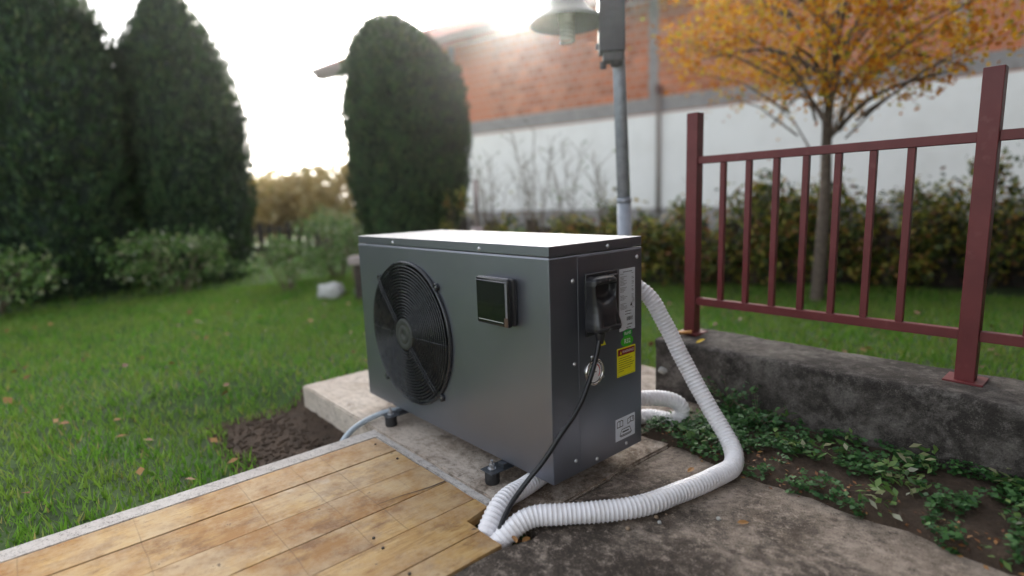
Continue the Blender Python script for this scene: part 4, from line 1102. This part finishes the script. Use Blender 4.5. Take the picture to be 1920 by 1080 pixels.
cand.sort(key=lambda q: abs(q[0]-2.2))
for i, (s, z) in enumerate(cand):
    if i < 300:
        o = bpy.data.objects.new('brick', mesh_b[int(rng.integers(0, 3))]); COL.objects.link(o); o.parent = wall
        o.location = (s, rng.uniform(-.004, .004), z)
bm = bmesh.new(); 
for s, z in cand[300:]:
    y0, y1 = oy(-.02, float(rng.uniform(-.003, .004))); add_box(bm, s-bw/2+jt/2, s+bw/2-jt/2, y0, y1, z-bh/2+jt/2, z+bh/2-jt/2)
o = ob('bricks', bm, M_brick[0], wall); o['kind'] = 'stuff'
# roof
y_e, y_r = .72, -4.2; ze, zr = 5.12, 7.30
def roof():
    b = bmesh.new()
    def q(s, o_, z): return (s, o_*sg, z)
    N = 230; top = []; 
    for i in range(N+1):
        s = -9.5+(21.7)*i/N; k = .03*abs(math.sin(i*PI/2)) + 0.0
        k = .032 if i % 2 else 0
        top.append((b.verts.new(q(s, y_e, ze+k)), b.verts.new(q(s, y_r, zr+k+.02*(i % 2)))))
    for a, c in zip(top, top[1:]): b.faces.new((a[0], c[0], c[1], a[1]))
    return b
rf = ob('roof', roof(), M_tile, HS)
b = bmesh.new(); y0s = [(y_e-.02, ze-.035), (y_r, zr-.06)]
def slab_poly(b, s0, s1, pts):
    A = [b.verts.new((s0, o_*sg, z)) for o_, z in pts]; B = [b.verts.new((s1, o_*sg, z)) for o_, z in pts]
    b.faces.new(A); b.faces.new(B[::-1]); n = len(pts)
    for i in range(n): b.faces.new((A[i], B[i], B[(i+1) % n], A[(i+1) % n]))
    bmesh.ops.recalc_face_normals(b, faces=b.faces)
slab_poly(b, -9.5, 12.2, [(y_e-.01, ze-.01), (y_e-.01, ze-.13), (y_r, zr-.2), (y_r, zr-.02)])
ob('soffit', b, M_soffit, HS)
for s in np.arange(-8.6, 12.0, .85):
    b = bmesh.new(); slab_poly(b, s-.05, s+.05, [(y_e-.06, ze-.133), (y_e-.06, ze-.22), (-.28, ze+.30), (-.28, ze+.285+.0)]); ob('rafter', b, M_soffit, HS)
hbo('eave_end', 10.9, 12.15, y_e-.35, y_e+.004, ze-.33, ze-.131, M_soffit)
hbo('gutter', -9.5, 12.22, y_e+.005, y_e+.09, ze-.21, ze-.01, simple('dark_gutter', (.1, .07, .065), .6), HS)
ch = hbo('chimney', 6.25, 6.55, -2.1, -1.5, 5.6, 7.9, M_brick[1], rf)
hbo('chimney_cap', 6.2, 6.6, -2.17, -1.43, 7.9, 7.98, M_beam, rf)
b = bmesh.new(); add_cyl(b, (.985, .07*sg, .3), (.985, .07*sg, 3.08), .05, n=14); ob('drain_pipe', b, simple('brown_pipe', (.22, .18, .16), .6), HS, True)
b = bmesh.new(); add_box(b, .93, 1.04, min(.0, .14*sg), max(0, .14*sg), 2.98, 3.18, bev=.01); ob('pipe_hopper', b, simple('rust_hopper', (.13, .06, .05), .6), HS)
# back and side walls so that the house is a volume
hbo('side_wall', S1-.3, S1-.001, -8.2, -.301, -.3, 5.2, M_render); hbo('back_wall', S0, S1, -8.5, -8.2, -.3, 5.2, M_render)
b = bmesh.new(); slab_poly(b, -9.5, 12.2, [(y_r, zr), (y_r, zr-.18), (-9.2, ze-.1), (-9.2, ze+.06)]); ob('rear_roof', b, M_tile, HS)

# ------------------------------------------------------------------ unseen building added on the right to keep light off the heat pump
ow = thing('shade_outbuilding', 'added dark building out of view, shading the side of the heat pump', 'building', (1.95, -1.9, 0))
M_grey = simple('light_block_cladding', (.035, .03, .028), .9, var=.25, scale=5, bump=.4, bscale=40, bdist=.004)
ob('wall', box(0, 5.2, 0, 8.4, -.3, 5.2), M_grey, ow)
b = bmesh.new(); add_box(b, -.5, 5.6, -.4, 8.8, 5.202, 5.38); ob('roof', b, M_tile, ow)
b = bmesh.new(); add_box(b, -1.1, -.001, -.2, 8.6, 2.86, 2.95)  # overhang added out of view to block sky light from the pump's side panel
for yy_ in np.arange(0, 8.5, .8): add_box(b, -1.05, -.001, yy_, yy_+.07, 2.74, 2.858)
ob('shade_canopy', b, M_grey, ow)
dr = ob('door', box(-.04, -.002, .6, 1.5, 0, 2.05, bev=.004), M_oldwood, ow); ob('handle', box(-.09, -.041, 1.35, 1.45, .98, 1.0), M_zinc, dr)
wi = ob('window', box(-.05, -.002, 2.6, 3.8, .95, 2.05), M_oldwood, ow); ob('pane', box(-.056, -.051, 2.68, 3.72, 1.03, 1.97), M_screen, wi)

# ------------------------------------------------------------------ thin air volume added for the low sun's lens glow
hz = link('glare_haze', mesh_of(box(-130, 130, -130, 130, -1.3, 8.6), 'glare_haze')); hz['kind'] = 'stuff'; hz['label'] = 'thin air volume added to give the lens glow of the low sun'; hz['category'] = 'glare_haze'
hm = bpy.data.materials.new('glare_haze_air'); hm.use_nodes = True; hm.node_tree.nodes.clear()
vo = hm.node_tree.nodes.new('ShaderNodeVolumePrincipled'); vo.inputs['Color'].default_value = (.97, .97, .98, 1); vo.inputs['Density'].default_value = .0011; vo.inputs['Anisotropy'].default_value = .9
mo = hm.node_tree.nodes.new('ShaderNodeOutputMaterial'); hm.node_tree.links.new(vo.outputs[0], mo.inputs['Volume']); hz.data.materials.append(hm)
